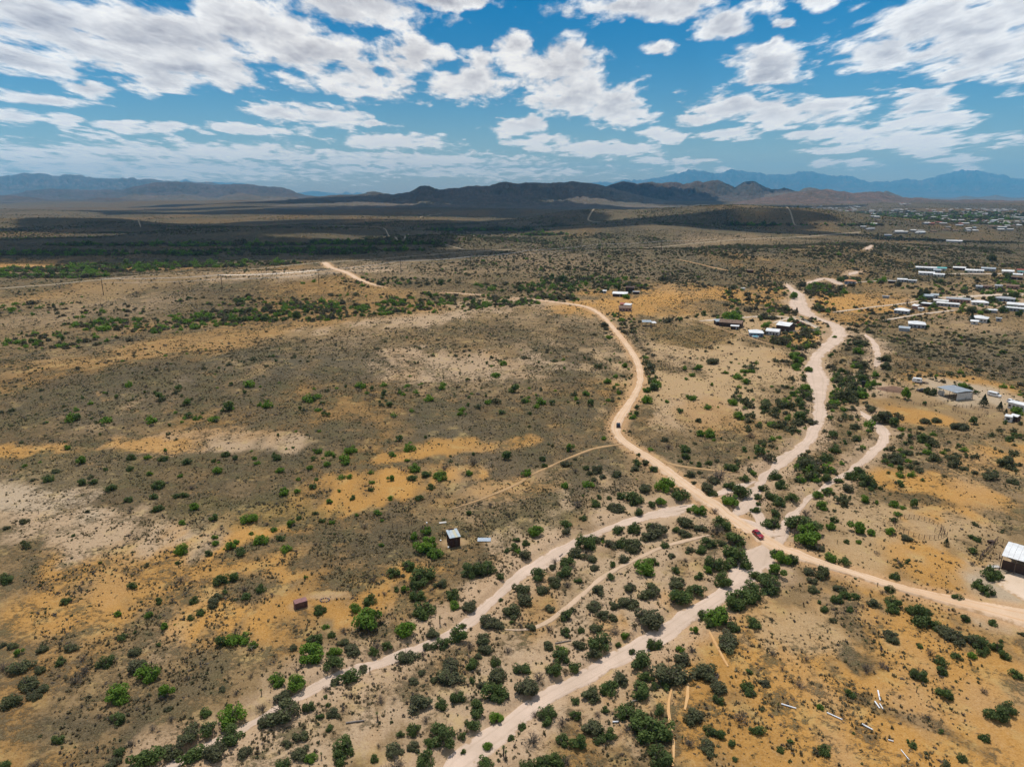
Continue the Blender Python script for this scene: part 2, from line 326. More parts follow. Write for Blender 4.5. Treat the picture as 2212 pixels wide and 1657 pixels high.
strip('gravel_lane', 'lane', [('A4', [(1100, 510, 9), (1250, 505, 7), (1420, 490, 6), (1560, 470, 5), (1700, 463, 5), (1850, 460, 5), (2010, 468, 5), (2120, 540, 4), (2212, 585, 4)])], wob=0.3)
strip('dirt_track', 'track', [('A4', [(1100, 515, 5), (1250, 570, 5), (1420, 620, 4), (1580, 665, 4), (1700, 705, 4), (1790, 740, 4)])], wob=0.3)
strip('gravel_lane', 'lane', [('A5', [(440, 430, 3.5), (620, 408, 4), (780, 385, 4), (940, 368, 4.5), (1100, 350, 5), (1250, 325, 5)])], wob=0.3)
strip('gravel_lane', 'lane', [('A5', [(900, 505, 4), (1040, 482, 4), (1200, 455, 4.5), (1400, 430, 5), (1600, 408, 5)])], wob=0.3)
strip('gravel_lane', 'lane', [('A5', [(1400, 300, 8), (1600, 295, 12), (1800, 278, 15), (1980, 262, 14), (2250, 262, 12)])], wob=0.3)
strip('gravel_lane', 'lane', [('A5', [(620, 160, 4), (720, 148, 4), (840, 138, 4), (1000, 132, 4)])], wob=0.3)
strip('gravel_lane', 'lane', [('A5', [(1480, 75, 9), (1700, 70, 9), (1900, 72, 8), (2212, 76, 8)])], wob=0.3)
strip('dirt_track', 'track', [('A3', [(-50, 620, 7), (30, 630, 6), (120, 655, 7), (210, 675, 8), (300, 695, 14)])], wob=0.4)
strip('highway', 'far', [('F', [(-60, 628, 10), (100, 619, 10), (250, 606, 10), (400, 593, 10), (520, 581, 11), (640, 572, 12), (700, 567, 12), (800, 560, 12), (900, 554, 12), (1030, 548, 12), (1200, 540, 13), (1400, 531, 14), (1600, 523, 15), (1700, 515, 16), (1790, 507, 18), (1860, 502, 18)])], wob=0.3)
for pts in ([(370, 498), (430, 478), (500, 472)], ): pass
for crop, w, pts in (('A2', 12, [(1900, 372), (1560, 385), (1545, 372), (1600, 358), (1690, 340), (1755, 318)]), ('A2', 11, [(510, 355), (520, 342), (570, 330), (650, 325)]),
                     ('A2', 6, [(240, 420), (290, 450), (340, 480), (365, 500)]), ('A2', 6, [(435, 455), (415, 475), (410, 495)]), ('A3', 9, [(620, 347), (690, 365), (740, 378), (785, 408)]),
                     ('A2', 6, [(670, 522), (740, 540), (805, 562)]), ('A1', 8, [(888, 372), (898, 395), (912, 415)]), ('A2', 20, [(1700, 248), (1715, 235), (1722, 222)]), ('A2', 20, [(1520, 262), (1530, 245), (1570, 230)])):
    strip('dirt_track', 'far', [(crop, [(x, y, w) for x, y in pts])], wob=0.2)

strip('bare_yard', 'yard', [('A6', [(2130, 1150, 2420, 1150), (2060, 1180, 2520, 1200), (2030, 1240, 2600, 1290), (1985, 1310, 2700, 1400), (1950, 1380, 2800, 1500), (1900, 1440, 2900, 1640)])], wob=1.0)
SEG = []
for st in STRIPS:
    P = st.P; k = 1 if len(P) < 60 else 2
    P2 = P[::k]
    for i in range(len(P2) - 1): SEG.append((P2[i, 0], P2[i, 1], P2[i + 1, 0], P2[i + 1, 1], P2[i, 2], P2[i + 1, 2], 0 if st.kind == 'wash' else (1 if st.kind == 'road' else 2)))
SEG = np.array(SEG)
def strip_dist(x, y, cls=None, maxd=60.0):
    """distance outside the nearest strip edge (negative inside); binned for speed"""
    x = np.asarray(x, float).ravel(); y = np.asarray(y, float).ravel()
    out = np.full(x.shape, maxd)
    S = SEG if cls is None else SEG[np.isin(SEG[:, 6], cls)]
    if len(x) == 0: return out
    order = np.argsort(y); ys = y[order]
    for (ax, ay, bx, by, wa, wb, c) in S:
        pad = maxd + max(wa, wb)
        i0 = np.searchsorted(ys, min(ay, by) - pad); i1 = np.searchsorted(ys, max(ay, by) + pad)
        if i0 >= i1: continue
        idx = order[i0:i1]; px = x[idx]
        m = (px > min(ax, bx) - pad) & (px < max(ax, bx) + pad)
        idx = idx[m]
        if not len(idx): continue
        px = x[idx]; py = y[idx]
        L2 = (bx - ax) ** 2 + (by - ay) ** 2 + 1e-9
        t = np.clip(((px - ax) * (bx - ax) + (py - ay) * (by - ay)) / L2, 0, 1)
        d = np.hypot(px - ax - t * (bx - ax), py - ay - t * (by - ay)) - (wa + (wb - wa) * t)
        out[idx] = np.minimum(out[idx], d)
    return out
# ------------------------------------------------------------------ soil and plant cover, patches laid out in image pixels, ground points projected onto them
SOIL = dict(orange=(.45, .235, .066), tan=(.26, .17, .082), pink=(.43, .30, .19), pale=(.43, .33, .23), olive=(.135, .11, .042), grey=(.092, .078, .050), sand=(.42, .28, .15), red=(.28, .13, .08), brown=(.120, .084, .042), field=(.22, .135, .05))
# (cx, cy, rx, ry, tilt deg, soil, cover -1..1, strength)
PATCH = [
 (400,1050,900,260,0,'brown',.25,.7), (900,880,620,170,0,'grey',.35,.75), (250,800,500,80,-6,'grey',.35,.7), (1000,700,420,60,-4,'tan',.0,.5),
 (520,735,420,22,-7,'tan',-.35,.95), (900,690,240,20,-6,'pink',-.3,.95), (150,800,260,18,-9,'tan',-.1,.8), (1000,800,190,45,0,'pink',-.15,.9), (1060,845,140,25,0,'tan',.0,.7),
 (600,650,560,40,-2,'brown',.1,.8), (420,615,420,16,-4,'tan',-.2,.8), (100,652,240,18,-3,'tan',-.5,.9), (640,605,240,16,-4,'pink',-.2,.8), (90,575,260,13,0,'orange',-.4,1),
 (860,1045,150,44,-12,'orange',-.75,1), (760,1085,80,24,-10,'orange',-.7,1), (1000,965,150,18,-5,'orange',-.4,.8), (880,985,90,14,-8,'orange',-.5,.9), (1060,1060,150,22,-14,'orange',-.1,.7),
 (980,1130,240,40,-10,'tan',.15,.6), (500,1150,160,42,-6,'orange',-.55,1), (620,1210,140,50,-10,'orange',-.35,.9), (330,1240,260,70,8,'orange',-.15,.8), (130,1330,210,60,6,'orange',-.1,.85),
 (430,1345,120,60,-10,'orange',-.6,1), (560,1345,150,70,-12,'orange',-.45,1), (700,1310,160,46,-12,'orange',-.25,.9), (860,1240,160,30,-8,'orange',-.2,.85), (90,1120,280,66,4,'pink',-.2,1), (60,1085,180,34,4,'pale',-.1,.8),
 (420,955,190,26,0,'pink',-.3,.9), (330,960,110,18,4,'orange',-.3,.8), (60,975,110,22,0,'orange',-.35,.9), (40,1010,120,10,0,'orange',-.2,.6), (160,1010,160,34,0,'olive',.3,.8), (520,1100,160,36,0,'olive',.3,.7),
 (250,1470,420,90,0,'tan',.3,.8), (150,1570,260,50,0,'grey',.35,.7), (120,1420,190,40,0,'tan',.2,.6), (760,1180,190,46,-6,'grey',.4,.8), (760,1250,110,36,-20,'grey',.45,.8), (560,1420,150,40,-8,'tan',.2,.7),
 (1250,1045,140,30,-10,'grey',.3,.8), (1180,1120,110,34,-12,'olive',.3,.8), (1330,1130,90,30,-12,'tan',.2,.7), (1120,1060,90,18,-10,'orange',-.1,.5),
 (1150,1480,520,230,-32,'pink',-.3,1), (700,1560,420,110,-24,'pink',-.1,1), (1350,1250,300,120,-30,'pink',-.35,1), (1400,1120,200,70,-10,'pink',-.15,.8), (1000,1400,260,60,-28,'tan',.1,.7), (760,1430,140,30,-22,'tan',.15,.7),
 (1650,1420,240,80,30,'sand',-.2,.8), (1900,1500,420,240,10,'orange',-.3,1), (2100,1600,260,120,10,'orange',-.3,1), (1620,1580,200,100,0,'orange',-.15,.9), (1770,1370,140,60,20,'sand',-.2,.9), (1860,1430,80,36,10,'grey',.4,.7), (1960,1550,140,20,24,'brown',.3,.7),
 (1960,1160,260,90,10,'sand',-.45,.9), (2010,1230,220,60,14,'orange',-.4,1), (2060,1060,220,50,8,'orange',-.35,1), (1850,1200,120,50,20,'sand',-.5,.9), (2150,1010,160,50,0,'orange',-.2,.9), (1960,1075,110,12,8,'brown',-.2,.9), (2130,1180,90,24,0,'tan',-.6,.9), (2180,1290,110,80,0,'pale',-.9,1),
 (1560,1060,200,40,0,'tan',-.2,.8), (1500,870,190,110,0,'sand',-.4,1), (1470,905,140,40,-6,'pink',-.5,.8), (1480,960,150,50,0,'brown',.15,.6), (1420,820,90,26,-4,'sand',-.6,.9), (1530,770,190,60,6,'sand',-.6,1), (1640,700,1,1,0,'sand',0,.1), (1620,765,90,20,12,'sand',-.7,.9), (1660,815,110,26,0,'sand',-.4,.9),
 (1500,630,230,34,-2,'orange',-.35,1), (1330,670,120,16,0,'orange',-.4,.8), (1680,620,160,22,0,'orange',-.2,.9), (1300,655,90,8,0,'orange',-.5,.9), (1870,655,180,28,2,'orange',-.3,1), (1830,690,130,16,0,'orange',-.25,.8), (1640,700,150,24,0,'sand',-.6,.9), (1735,725,60,18,0,'orange',-.6,.9),
 (2000,840,230,60,4,'sand',-.25,.7), (2080,775,260,60,4,'grey',.3,.8), (2050,735,240,22,4,'olive',.35,.6), (2100,830,160,18,4,'orange',-.1,.8), (1930,870,120,26,20,'pink',-.8,1), (2020,890,190,34,8,'tan',-.7,1), (2110,865,120,28,10,'pale',-.8,1), (2120,910,160,30,4,'tan',-.5,.9), (1870,825,50,26,20,'pink',-.8,.9), (1990,905,110,16,6,'orange',-.7,.9),
 (2040,625,200,16,0,'tan',-.3,.8), (2150,600,120,14,0,'tan',-.5,.9), (2120,650,200,16,0,'pink',-.4,.8), (2090,700,200,10,0,'tan',-.4,.7),
 (1630,582,75,9,0,'orange',-.8,1), (1590,573,60,6,8,'orange',-.6,.9), (1650,520,180,12,-3,'olive',.0,.8), (1570,525,170,12,-3,'tan',-.4,.8), (1880,528,240,16,0,'tan',-.1,.5), (1350,545,320,16,-2,'tan',.1,.5), (1150,520,260,13,0,'olive',-.1,.7),
 (1350,560,420,30,0,'grey',.2,.7), (1600,600,420,30,0,'grey',.4,.8), (1900,580,300,24,0,'grey',.45,.9), (1800,490,420,18,0,'grey',.25,.8), (850,640,200,10,0,'tan',-.3,.5), (1060,655,160,8,-2,'pink',-.4,.8),
 (250,470,1,1,0,'tan',-.3,.1), (60,485,180,10,0,'olive',-.1,.7), (800,478,1,1,0,'tan',-.2,.1), (400,455,500,8,0,'grey',.1,.6), (300,435,420,6,0,'grey',.1,.6), (1150,500,420,14,0,'grey',.1,.6), (1350,470,400,18,0,'grey',.2,.6),
 (979,1172,34,12,-4,'sand',-.8,1), (655,1312,40,14,-6,'pale',-.9,1), (700,1287,44,10,-6,'pale',-.8,1), (1472,722,105,22,2,'field',.15,1), (1700,436,110,6,0,'red',-.6,1), (1820,440,130,6,0,'red',-.3,.9), (1640,437,60,3,0,'pink',-.6,.9), (2000,470,60,5,0,'tan',-.6,.8), (2090,480,50,4,0,'red',-.5,.9), (1980,480,100,5,0,'tan',-.4,.7), (2150,490,80,5,0,'tan',-.4,.7), (2080,455,200,8,0,'grey',.0,.7), (1830,478,40,4,0,'red',-.5,.8), (1560,430,90,4,0,'pink',-.3,.7), (1400,430,60,4,0,'pink',-.2,.6),
]
def soil_at(x, y):
    """returns soil rgb, plant cover 0..1 for ground points"""
    r = np.hypot(x, y); n = len(x)
    X, Y = topx(x, np.maximum(y, 20)); 
    rr = np.clip(r, 60, 9000)
    w1 = lodn(x, y, .10, .22, 61, 3) - .5
    w2 = lodn(x, y, .03, .07, 71, 4) - .5
    w3 = fbm(x / 9.0 + 5, y / 13.0, 75, 3) - .5
    base = np.array(SOIL['tan']) * .85
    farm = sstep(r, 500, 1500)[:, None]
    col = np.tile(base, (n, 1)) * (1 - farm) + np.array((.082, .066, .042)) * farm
    cov = np.full(n, .45) + .1 * farm[:, 0]
    for (cx, cy, rx, ry, tilt, sn, cv, st) in PATCH:
        m = (np.abs(X - cx) < rx * 1.9 + 40) & (np.abs(Y - cy) < (ry + rx * abs(math.sin(math.radians(tilt)))) * 1.9 + 20)
        if not m.any(): continue
        c, s = math.cos(math.radians(tilt)), math.sin(math.radians(tilt))
        dx_ = X[m] - cx; dy_ = Y[m] - cy
        u = (dx_ * c + dy_ * s) / rx; v = (-dx_ * s + dy_ * c) / ry
        q = np.sqrt(u * u + v * v) + 1.35 * w1[m] + 1.5 * w2[m] + .9 * w3[m]
        a = (st * (1 - sstep(q, .50, 1.22)))[:, None]
        col[m] = col[m] * (1 - a) + np.array(SOIL[sn]) * a
        cov[m] = cov[m] * (1 - a[:, 0]) + (.45 + cv * .5) * a[:, 0]
    # broad streaks of scrub and bare ground that follow no patch
    w4 = lodn(x, y, .06, .12, 81, 5, .6)
    cov = cov - .25 * sstep(fbm(x / 26, y / 26, 88, 4, .6), .56, .70) * (r < 900) + (w4 - .5) * (.55 + .2 * sstep(r, 400, 900))
    ws = lodn(x, y, .16, .3, 91, 4, .55)[:, None]
    a = sstep(ws, .50, .66) * .55
    col = col * (1 - a) + np.array(SOIL['orange']) * .8 * a
    a = sstep(ws, .45, .28) * .3
    col = col * (1 - a) + np.array(SOIL['pink']) * a
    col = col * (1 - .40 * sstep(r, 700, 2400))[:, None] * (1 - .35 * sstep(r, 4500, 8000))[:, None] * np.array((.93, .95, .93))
    return col, np.clip(cov, 0, 1)

# ------------------------------------------------------------------ materials
MATS = {}
def newmat(name):
    m = bpy.data.materials.new(name); m.use_nodes = True; t = NT(m.node_tree); t.n.clear()
    o = t.node('ShaderNodeOutputMaterial'); return m, t, o
def principled(t, o, col, rough=.9, bump=None, bstr=.5, bdist=.1, spec=.2, metal=0.0):
    b = t.node('ShaderNodeBsdfPrincipled')
    t.put(b.inputs['Base Color'], col); t.put(b.inputs['Roughness'], rough); b.inputs['Specular IOR Level'].default_value = spec
    t.put(b.inputs['Metallic'], metal)
    if bump is not None:
        bn = t.node('ShaderNodeBump'); bn.inputs['Strength'].default_value = bstr; bn.inputs['Distance'].default_value = bdist
        t.l.new(bump, bn.inputs['Height']); t.l.new(bn.outputs[0], b.inputs['Normal'])
    t.l.new(b.outputs[0], o.inputs[0]); return b
def mat_ground():
    m, t, o = newmat('ground_soil')
    P = t.node('ShaderNodeNewGeometry').outputs['Position']
    at_ = t.node('ShaderNodeAttribute', attribute_name='soil')
    col, cov = at_.outputs['Color'], at_.outputs['Alpha']
    n1 = t.noise(P, .16, 5, .62); n2 = t.noise(P, .75, 4, .65); n3 = t.noise(P, .035, 4, .6); n4 = t.noise(P, 2.4, 3, .7)
    n0 = t.noise(P, .02, 5, .65)
    mm = t.m('ADD', t.m('MULTIPLY', n1, .34), t.m('ADD', t.m('MULTIPLY', n2, .38), t.m('MULTIPLY', n4, .28)))
    k = t.m('ADD', mm, t.m('MULTIPLY_ADD', cov, .34, -.17))
    k = t.m('ADD', k, t.m('MULTIPLY_ADD', n0, .16, -.08))
    msk = t.ss(k, .462, .55)
    scrub = t.mix(t.ss(n3, .35, .65), (.085, .064, .038), (.074, .068, .030))
    fl = t.m('MULTIPLY', t.ss(t.noise(P, .075, 6, .72), .56, .66), t.ss(n0, .40, .58))
    scrub = t.mix(fl, scrub, (.33, .185, .07))
    scrub = t.mix(t.m('MULTIPLY', t.ss(t.noise(P, .055, 5, .7), .40, .30), .75), scrub, (.075, .066, .050))
    scrub = t.mix(t.ss(n4, .42, .66, 0, .5), scrub, (.21, .155, .08))
    soil = t.mix(t.ss(n2, .3, .7, 0, .35), col, t.mix(1.0, col, (.72, .66, .60), 'MULTIPLY'))
    soil = t.mix(t.ss(n4, .52, .72, 0, .3), soil, (.50, .38, .25))
    soil = t.mix(t.ss(n4, .48, .36, 0, .5), soil, t.mix(1.0, soil, (.55, .5, .45), 'MULTIPLY'))
    straw = t.ss(t.noise(P, .11, 5, .7), .52, .68, 0, .45)
    soil = t.mix(straw, soil, (.42, .30, .12))
    c = t.mix(t.m('MULTIPLY', msk, .86), soil, scrub)
    h = t.m('ADD', t.m('MULTIPLY', mm, 1.0), t.m('MULTIPLY', msk, .5))
    principled(t, o, c, .95, h, .9, .35, .1)
    return m
def mat_sand(name, ca, cb, dark, amp=1.0, bstr=.4, edge=None, rut=0.0):
    m, t, o = newmat(name)
    P = t.node('ShaderNodeNewGeometry').outputs['Position']
    n1 = t.noise(P, .12, 5, .6); n2 = t.noise(P, 1.1, 4, .65); n3 = t.noise(P, .03, 3, .5)
    c = t.mix(t.ss(n1, .35, .68), ca, cb)
    c = t.mix(t.ss(n3, .5, .75, 0, .5), c, dark)
    c = t.mix(t.ss(n2, .58, .78, 0, .45 * amp), c, dark)
    if edge:
        aa = t.node('ShaderNodeAttribute', attribute_name='ac').outputs['Fac']; ab = t.m('ABSOLUTE', aa)
        nr = t.noise(P, .35, 4, .65)
        if rut:
            q = t.m('ABSOLUTE', t.m('SUBTRACT', t.m('ABSOLUTE', t.m('ADD', aa, t.m('MULTIPLY_ADD', t.noise(P, .05, 2, .5), .4, -.2))), .36))
            c = t.mix(t.m('MULTIPLY', t.ss(q, .0, .13, 1.0, 0.0), t.ss(nr, .35, .6, rut * .4, rut)), c, dark)
        e2 = t.m('ADD', ab, t.m('MULTIPLY_ADD', nr, 2.0, -1.0))
        c = t.mix(t.ss(e2, .66, 1.0), c, edge)
    principled(t, o, c, .95, t.m('ADD', n1, t.m('MULTIPLY', n2, .5)), bstr, .25, .1)
    return m
MATS['ground'] = mat_ground()
MATS['wash'] = mat_sand('wash_sand', (.50, .378, .285), (.58, .44, .34), (.36, .265, .19), edge=(.36, .245, .15), rut=0.35)
MATS['road'] = mat_sand('road_dirt', (.55, .385, .25), (.62, .45, .31), (.54, .33, .18), .6, .25, edge=(.40, .25, .13), rut=0.9)
MATS['path'] = mat_sand('path_sand', (.47, .335, .22), (.53, .38, .26), (.38, .27, .17), edge=(.34, .23, .14), rut=0.0)
MATS['track'] = mat_sand('track_dirt', (.38, .24, .115), (.42, .27, .14), (.26, .165, .085), edge=(.25, .155, .075), rut=0.5)
MATS['orange'] = mat_sand('footpath_dirt', (.54, .31, .13), (.58, .36, .17), (.42, .25, .11), edge=(.40, .22, .085), rut=0.0)
MATS['lane'] = mat_sand('lane_gravel', (.50, .40, .30), (.56, .46, .36), (.40, .31, .23), edge=(.27, .19, .12), rut=0.4)
MATS['yard'] = mat_sand('yard_dirt', (.56, .43, .31), (.62, .48, .36), (.46, .33, .22), .8, .3, edge=(.42, .28, .16), rut=0)
MATS['far'] = mat_sand('pale_track', (.30, .235, .15), (.34, .27, .18), (.24, .19, .12), edge=(.16, .125, .08), rut=0.3)

def mesh_obj(name, V, Fc, mat=None, parent=None, smooth=False):
    me = bpy.data.meshes.new(name); V = np.asarray(V, float)
    me.from_pydata([tuple(p) for p in V], [], [tuple(int(i) for i in f) for f in Fc]); me.validate(); me.update()
    if mat is not None:
        for q in (mat if isinstance(mat, (list, tuple)) else [mat]): me.materials.append(q)
    if smooth: me.polygons.foreach_set('use_smooth', [True] * len(me.polygons))
    o = bpy.data.objects.new(name, me); COL.objects.link(o)
    if parent is not None: o.parent = parent
    return o
def grid_mesh(name, X, Y, Z, mat, close=False, smooth=True):
    nr, na = X.shape
    V = np.stack([X, Y, Z], -1).reshape(-1, 3).astype(np.float32)
    i = np.arange(nr - 1)[:, None] * na; j = np.arange(na if close else na - 1)[None, :]
    j2 = (j + 1) % na
    Q = np.stack([i + j, i + j2, i + na + j2, i + na + j], -1).reshape(-1, 4).astype(np.int32)
    me = bpy.data.meshes.new(name)
    me.vertices.add(len(V)); me.vertices.foreach_set('co', V.ravel())
    me.loops.add(Q.size); me.loops.foreach_set('vertex_index', Q.ravel())
    me.polygons.add(len(Q)); me.polygons.foreach_set('loop_start', np.arange(0, Q.size, 4, dtype=np.int32))
    me.update(calc_edges=True)
    if smooth: me.polygons.foreach_set('use_smooth', np.ones(len(Q), bool))
    me.materials.append(mat)
    o = bpy.data.objects.new(name, me); COL.objects.link(o)
    return o

# ------------------------------------------------------------------ ground sheet: a polar grid, fine where the view lies
azf = np.radians(np.linspace(-46, 46, 640)); azc = np.radians(np.linspace(46, 314, 90)[1:-1])
AZ = np.r_[azf, azc]
dep = np.radians(np.r_[np.linspace(52, 3.0, 520), np.linspace(3.0, .26, 90)[1:]])
RR = np.r_[.01, 15, 35, 55, 68, CAM_H / np.tan(dep), 26000, 32000, 40000, 52000, 75000]
GX = RR[:, None] * np.sin(AZ)[None]; GY = RR[:, None] * np.cos(AZ)[None]
GZ = hgt(GX, GY)
near = RR < 1400
fl = strip_dist(GX[near].ravel(), GY[near].ravel(), [0], 12.0).reshape(GX[near].shape)
GZ[near] -= .75 * (1 - sstep(fl, -.6, 1.6)) - .15 * np.exp(-((fl - 3.0) / 2.0) ** 2)
flr = strip_dist(GX[near].ravel(), GY[near].ravel(), [1], 12.0).reshape(GX[near].shape)
GZ[near] += .30 * np.exp(-((flr - 1.2) / .9) ** 2) * vn(GX[near] / 7, GY[near] / 7, 5)
NAF = len(azf)
def mz(x, y):
    """height of the built ground mesh (bilinear on its own grid)"""
    x = np.asarray(x, float); y = np.asarray(y, float)
    r = np.hypot(x, y); a = np.arctan2(x, y)
    i = np.clip(np.searchsorted(RR, r) - 1, 0, len(RR) - 2); fr = np.clip((r - RR[i]) / (RR[i + 1] - RR[i]), 0, 1)
    fa = np.clip((a - azf[0]) / (azf[1] - azf[0]), 0, NAF - 1.001); j = fa.astype(int); fa = fa - j
    return (GZ[i, j] * (1 - fa) + GZ[i, j + 1] * fa) * (1 - fr) + (GZ[i + 1, j] * (1 - fa) + GZ[i + 1, j + 1] * fa) * fr
go = grid_mesh('ground', GX, GY, GZ, MATS['ground'], close=True)
tag(go, kind='structure')
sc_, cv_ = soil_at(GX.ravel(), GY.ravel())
# sand is carried out over the banks of the washes
fa_ = np.full(GX.shape, 60.0); fa_[near] = strip_dist(GX[near].ravel(), GY[near].ravel(), [0], 30.0).reshape(fl.shape)
a_ = ((1 - sstep(fa_.ravel() + 14 * (fbm(GX.ravel() / 12, GY.ravel() / 12, 7, 3) - .5), 0, 9)) * .75)[:, None]
sc_ = sc_ * (1 - a_) + np.array(SOIL['pink']) * 1.05 * a_; cv_ = cv_ * (1 - .7 * a_[:, 0])
fr_ = np.full(GX.shape, 12.0); fr_[near] = flr
a_ = ((1 - sstep(fr_.ravel(), .5, 4.5)) * .7)[:, None]
sc_ = sc_ * (1 - a_) + np.array((.50, .30, .15)) * a_; cv_ = cv_ * (1 - .8 * a_[:, 0])
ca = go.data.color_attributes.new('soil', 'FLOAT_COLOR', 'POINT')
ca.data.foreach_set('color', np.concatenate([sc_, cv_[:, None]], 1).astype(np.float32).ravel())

def build_strip(st):
    P = st.P; T = np.gradient(P[:, :2], axis=0); T /= np.linalg.norm(T, axis=1, keepdims=True) + 1e-9
    N = np.stack([-T[:, 1], T[:, 0]], 1)
    s = st.s; rr = np.hypot(P[:, 0], P[:, 1])
    wl = P[:, 2] + st.wob * (fbm(s / 5.0, s * 0 + 3, 5, 3) - .5) * 2.4 + st.wob * (fbm(s / 22.0, s * 0 + 8, 5, 3) - .5) * 3.5
    wr = P[:, 2] + st.wob * (fbm(s / 5.0, s * 0 + 13, 6, 3) - .5) * 2.4 + st.wob * (fbm(s / 22.0, s * 0 + 18, 6, 3) - .5) * 3.5
    if st.taper:
        tp = np.minimum(1, np.minimum(np.arange(len(s)) + .5, len(s) - np.arange(len(s)) - .5) / 3.0)
        wl = wl * tp; wr = wr * tp
    wl = np.maximum(wl, .25); wr = np.maximum(wr, .25)
    K = 9; X = np.zeros((K, len(P))); Y = X.copy(); Z = X.copy()
    up = st.up + rr * 0.00035
    for k in range(K):
        f = k / (K - 1) * 2 - 1; w = np.where(f < 0, wl, wr)
        X[k] = P[:, 0] + N[:, 0] * w * f; Y[k] = P[:, 1] + N[:, 1] * w * f
        Z[k] = mz(X[k], Y[k]) + up - (.5 + up) * (abs(f) > .99)
    o = grid_mesh(st.name, X[::-1], Y[::-1], Z[::-1], MATS[st.kind]); tag(o, kind='structure')
    a = o.data.attributes.new('ac', 'FLOAT', 'POINT'); a.data.foreach_set('value', np.repeat(np.linspace(1, -1, K), len(P)).astype(np.float32)); return o
for i, st in enumerate(STRIPS):
    st.up = st.up + .004 * i
    build_strip(st)
# ------------------------------------------------------------------ mountains and hills from their skylines
def mat_rock(name, ca, cb, cc, sc):
    m, t, o = newmat(name)
    P = t.node('ShaderNodeNewGeometry').outputs['Position']
    n1 = t.noise(P, .0011 * sc, 6, .62); n2 = t.noise(P, .006 * sc, 6, .66)
    c = t.mix(t.ss(n1, .35, .65), ca, cb); c = t.mix(t.ss(n2, .50, .66, 0, .75), c, cc)
    principled(t, o, c, .95, n2, .9, 40 / sc, .1); return m
def skyline(name, pts, dist, depth_f, depth_b, mat, base=-20, seed=1, spur=.45, freq=1.0, ext=True, rough=1.6, ncol=520):
    pts = sorted(pts); A, E = azel([p[0] for p in pts], [p[1] for p in pts])
    if ext:
        a0, a1 = A[0] - .05, A[-1] + .05
        A = np.r_[a0, A, a1]; E = np.r_[E[0] - .004 * ext, E, E[-1] - .004 * ext]
    a = np.linspace(A[0], A[-1], ncol); e = np.interp(a, A, E)
    k = np.array([.25, .5, .25]); ep = np.pad(e, 1, mode='edge'); e = np.convolve(ep, k, 'valid')
    span = (A[-1] - A[0])
    D0 = dist * (1 + .06 * (fbm(a * 9, a * 0, seed, 3) - .5))
    jag = (fbm(a * 260, a * 0 + 3, seed + 5, 4, .6) - .5) * dist * .0011 * rough
    zc = CAM_H + D0 * np.tan(e) / np.cos(a) * 1.0 + jag - base
    zc = np.maximum(zc, 2)
    edge = np.minimum(1, np.minimum(a - A[0], A[-1] - a) / (.02)) if ext else np.ones_like(a)
    zc = zc * sstep(edge, 0, 1)
    nf, nb = 60, 14
    T = np.r_[np.linspace(-1, 0, nf), np.linspace(0, 1, nb)[1:]]
    X = np.zeros((len(T), ncol)); Y = X.copy(); Z = X.copy()
    for i, t in enumerate(T):
        dd = D0 + (t * depth_f if t < 0 else t * depth_b)
        x = np.sin(a) * dd / np.cos(a) ; y = dd
        u = 1 + t if t < 0 else 1 - t
        prof = u ** 1.7
        L = dist * .045 / freq
        rn = 1 - np.abs(fbm(x / L + 3 * t * 0, y / (L * 1.6), seed + 9, 4, .55) * 2 - 1) * 1.9
        rn2 = 1 - np.abs(fbm(x / (L * .35), y / (L * .6), seed + 19, 4, .6) * 2 - 1) * 1.9
        w = (1 - u ** 6) * min(1, u * 5)
        hh = zc * prof * (1 + spur * w * (rn - .55) + spur * .42 * w * (rn2 - .5))
        X[i] = x; Y[i] = y; Z[i] = base + np.maximum(hh, 0)
        if i == 0 or i == len(T) - 1: Z[i] = base - 60
    o = grid_mesh(name, X, Y, Z, mat); tag(o, kind='structure'); return o
def A(crop, pts): return [tuple(float(q) for q in cF(crop, x, y)) for x, y in pts]
M_blue = mat_rock('blue_range_rock', (.075, .07, .06), (.055, .06, .045), (.17, .12, .09), .3)
M_brown = mat_rock('brown_hill_rock', (.090, .068, .052), (.062, .055, .037), (.13, .094, .07), 2.0)
M_left = mat_rock('left_range_rock', (.10, .085, .068), (.075, .072, .05), (.20, .15, .12), .7)
M_dark = mat_rock('scrub_hill_rock', (.12, .098, .075), (.09, .082, .055), (.18, .14, .105), 2.2)
M_red = mat_rock('reddish_hill_rock', (.115, .076, .055), (.085, .066, .045), (.20, .125, .09), 2.4)
skyline('mountains', A('A2', [(1500, 150), (1620, 125), (1680, 113), (1750, 125), (1820, 107), (1880, 110), (1960, 105), (2050, 95), (2120, 80), (2200, 60)]) +
        A('A3', [(35, 42), (70, 38), (130, 55), (250, 65), (290, 48), (320, 38), (360, 46), (400, 50), (480, 60), (540, 71), (640, 70), (720, 65), (755, 51), (800, 52), (850, 55), (900, 66), (960, 80), (1030, 84), (1100, 86), (1150, 100), (1200, 115), (1330, 118), (1400, 108), (1450, 98), (1500, 106), (1550, 108), (1600, 95), (1700, 74), (1770, 50), (1810, 42), (1860, 48), (1920, 48), (1960, 58), (2000, 64), (2040, 74), (2070, 70), (2090, 72), (2120, 92), (2150, 95), (2212, 98), (2400, 90), (2700, 70), (3000, 110), (3400, 120)]),
        42000, 11000, 3500, M_blue, base=-60, seed=3, spur=.75, freq=2.2, rough=3.5, ncol=900)
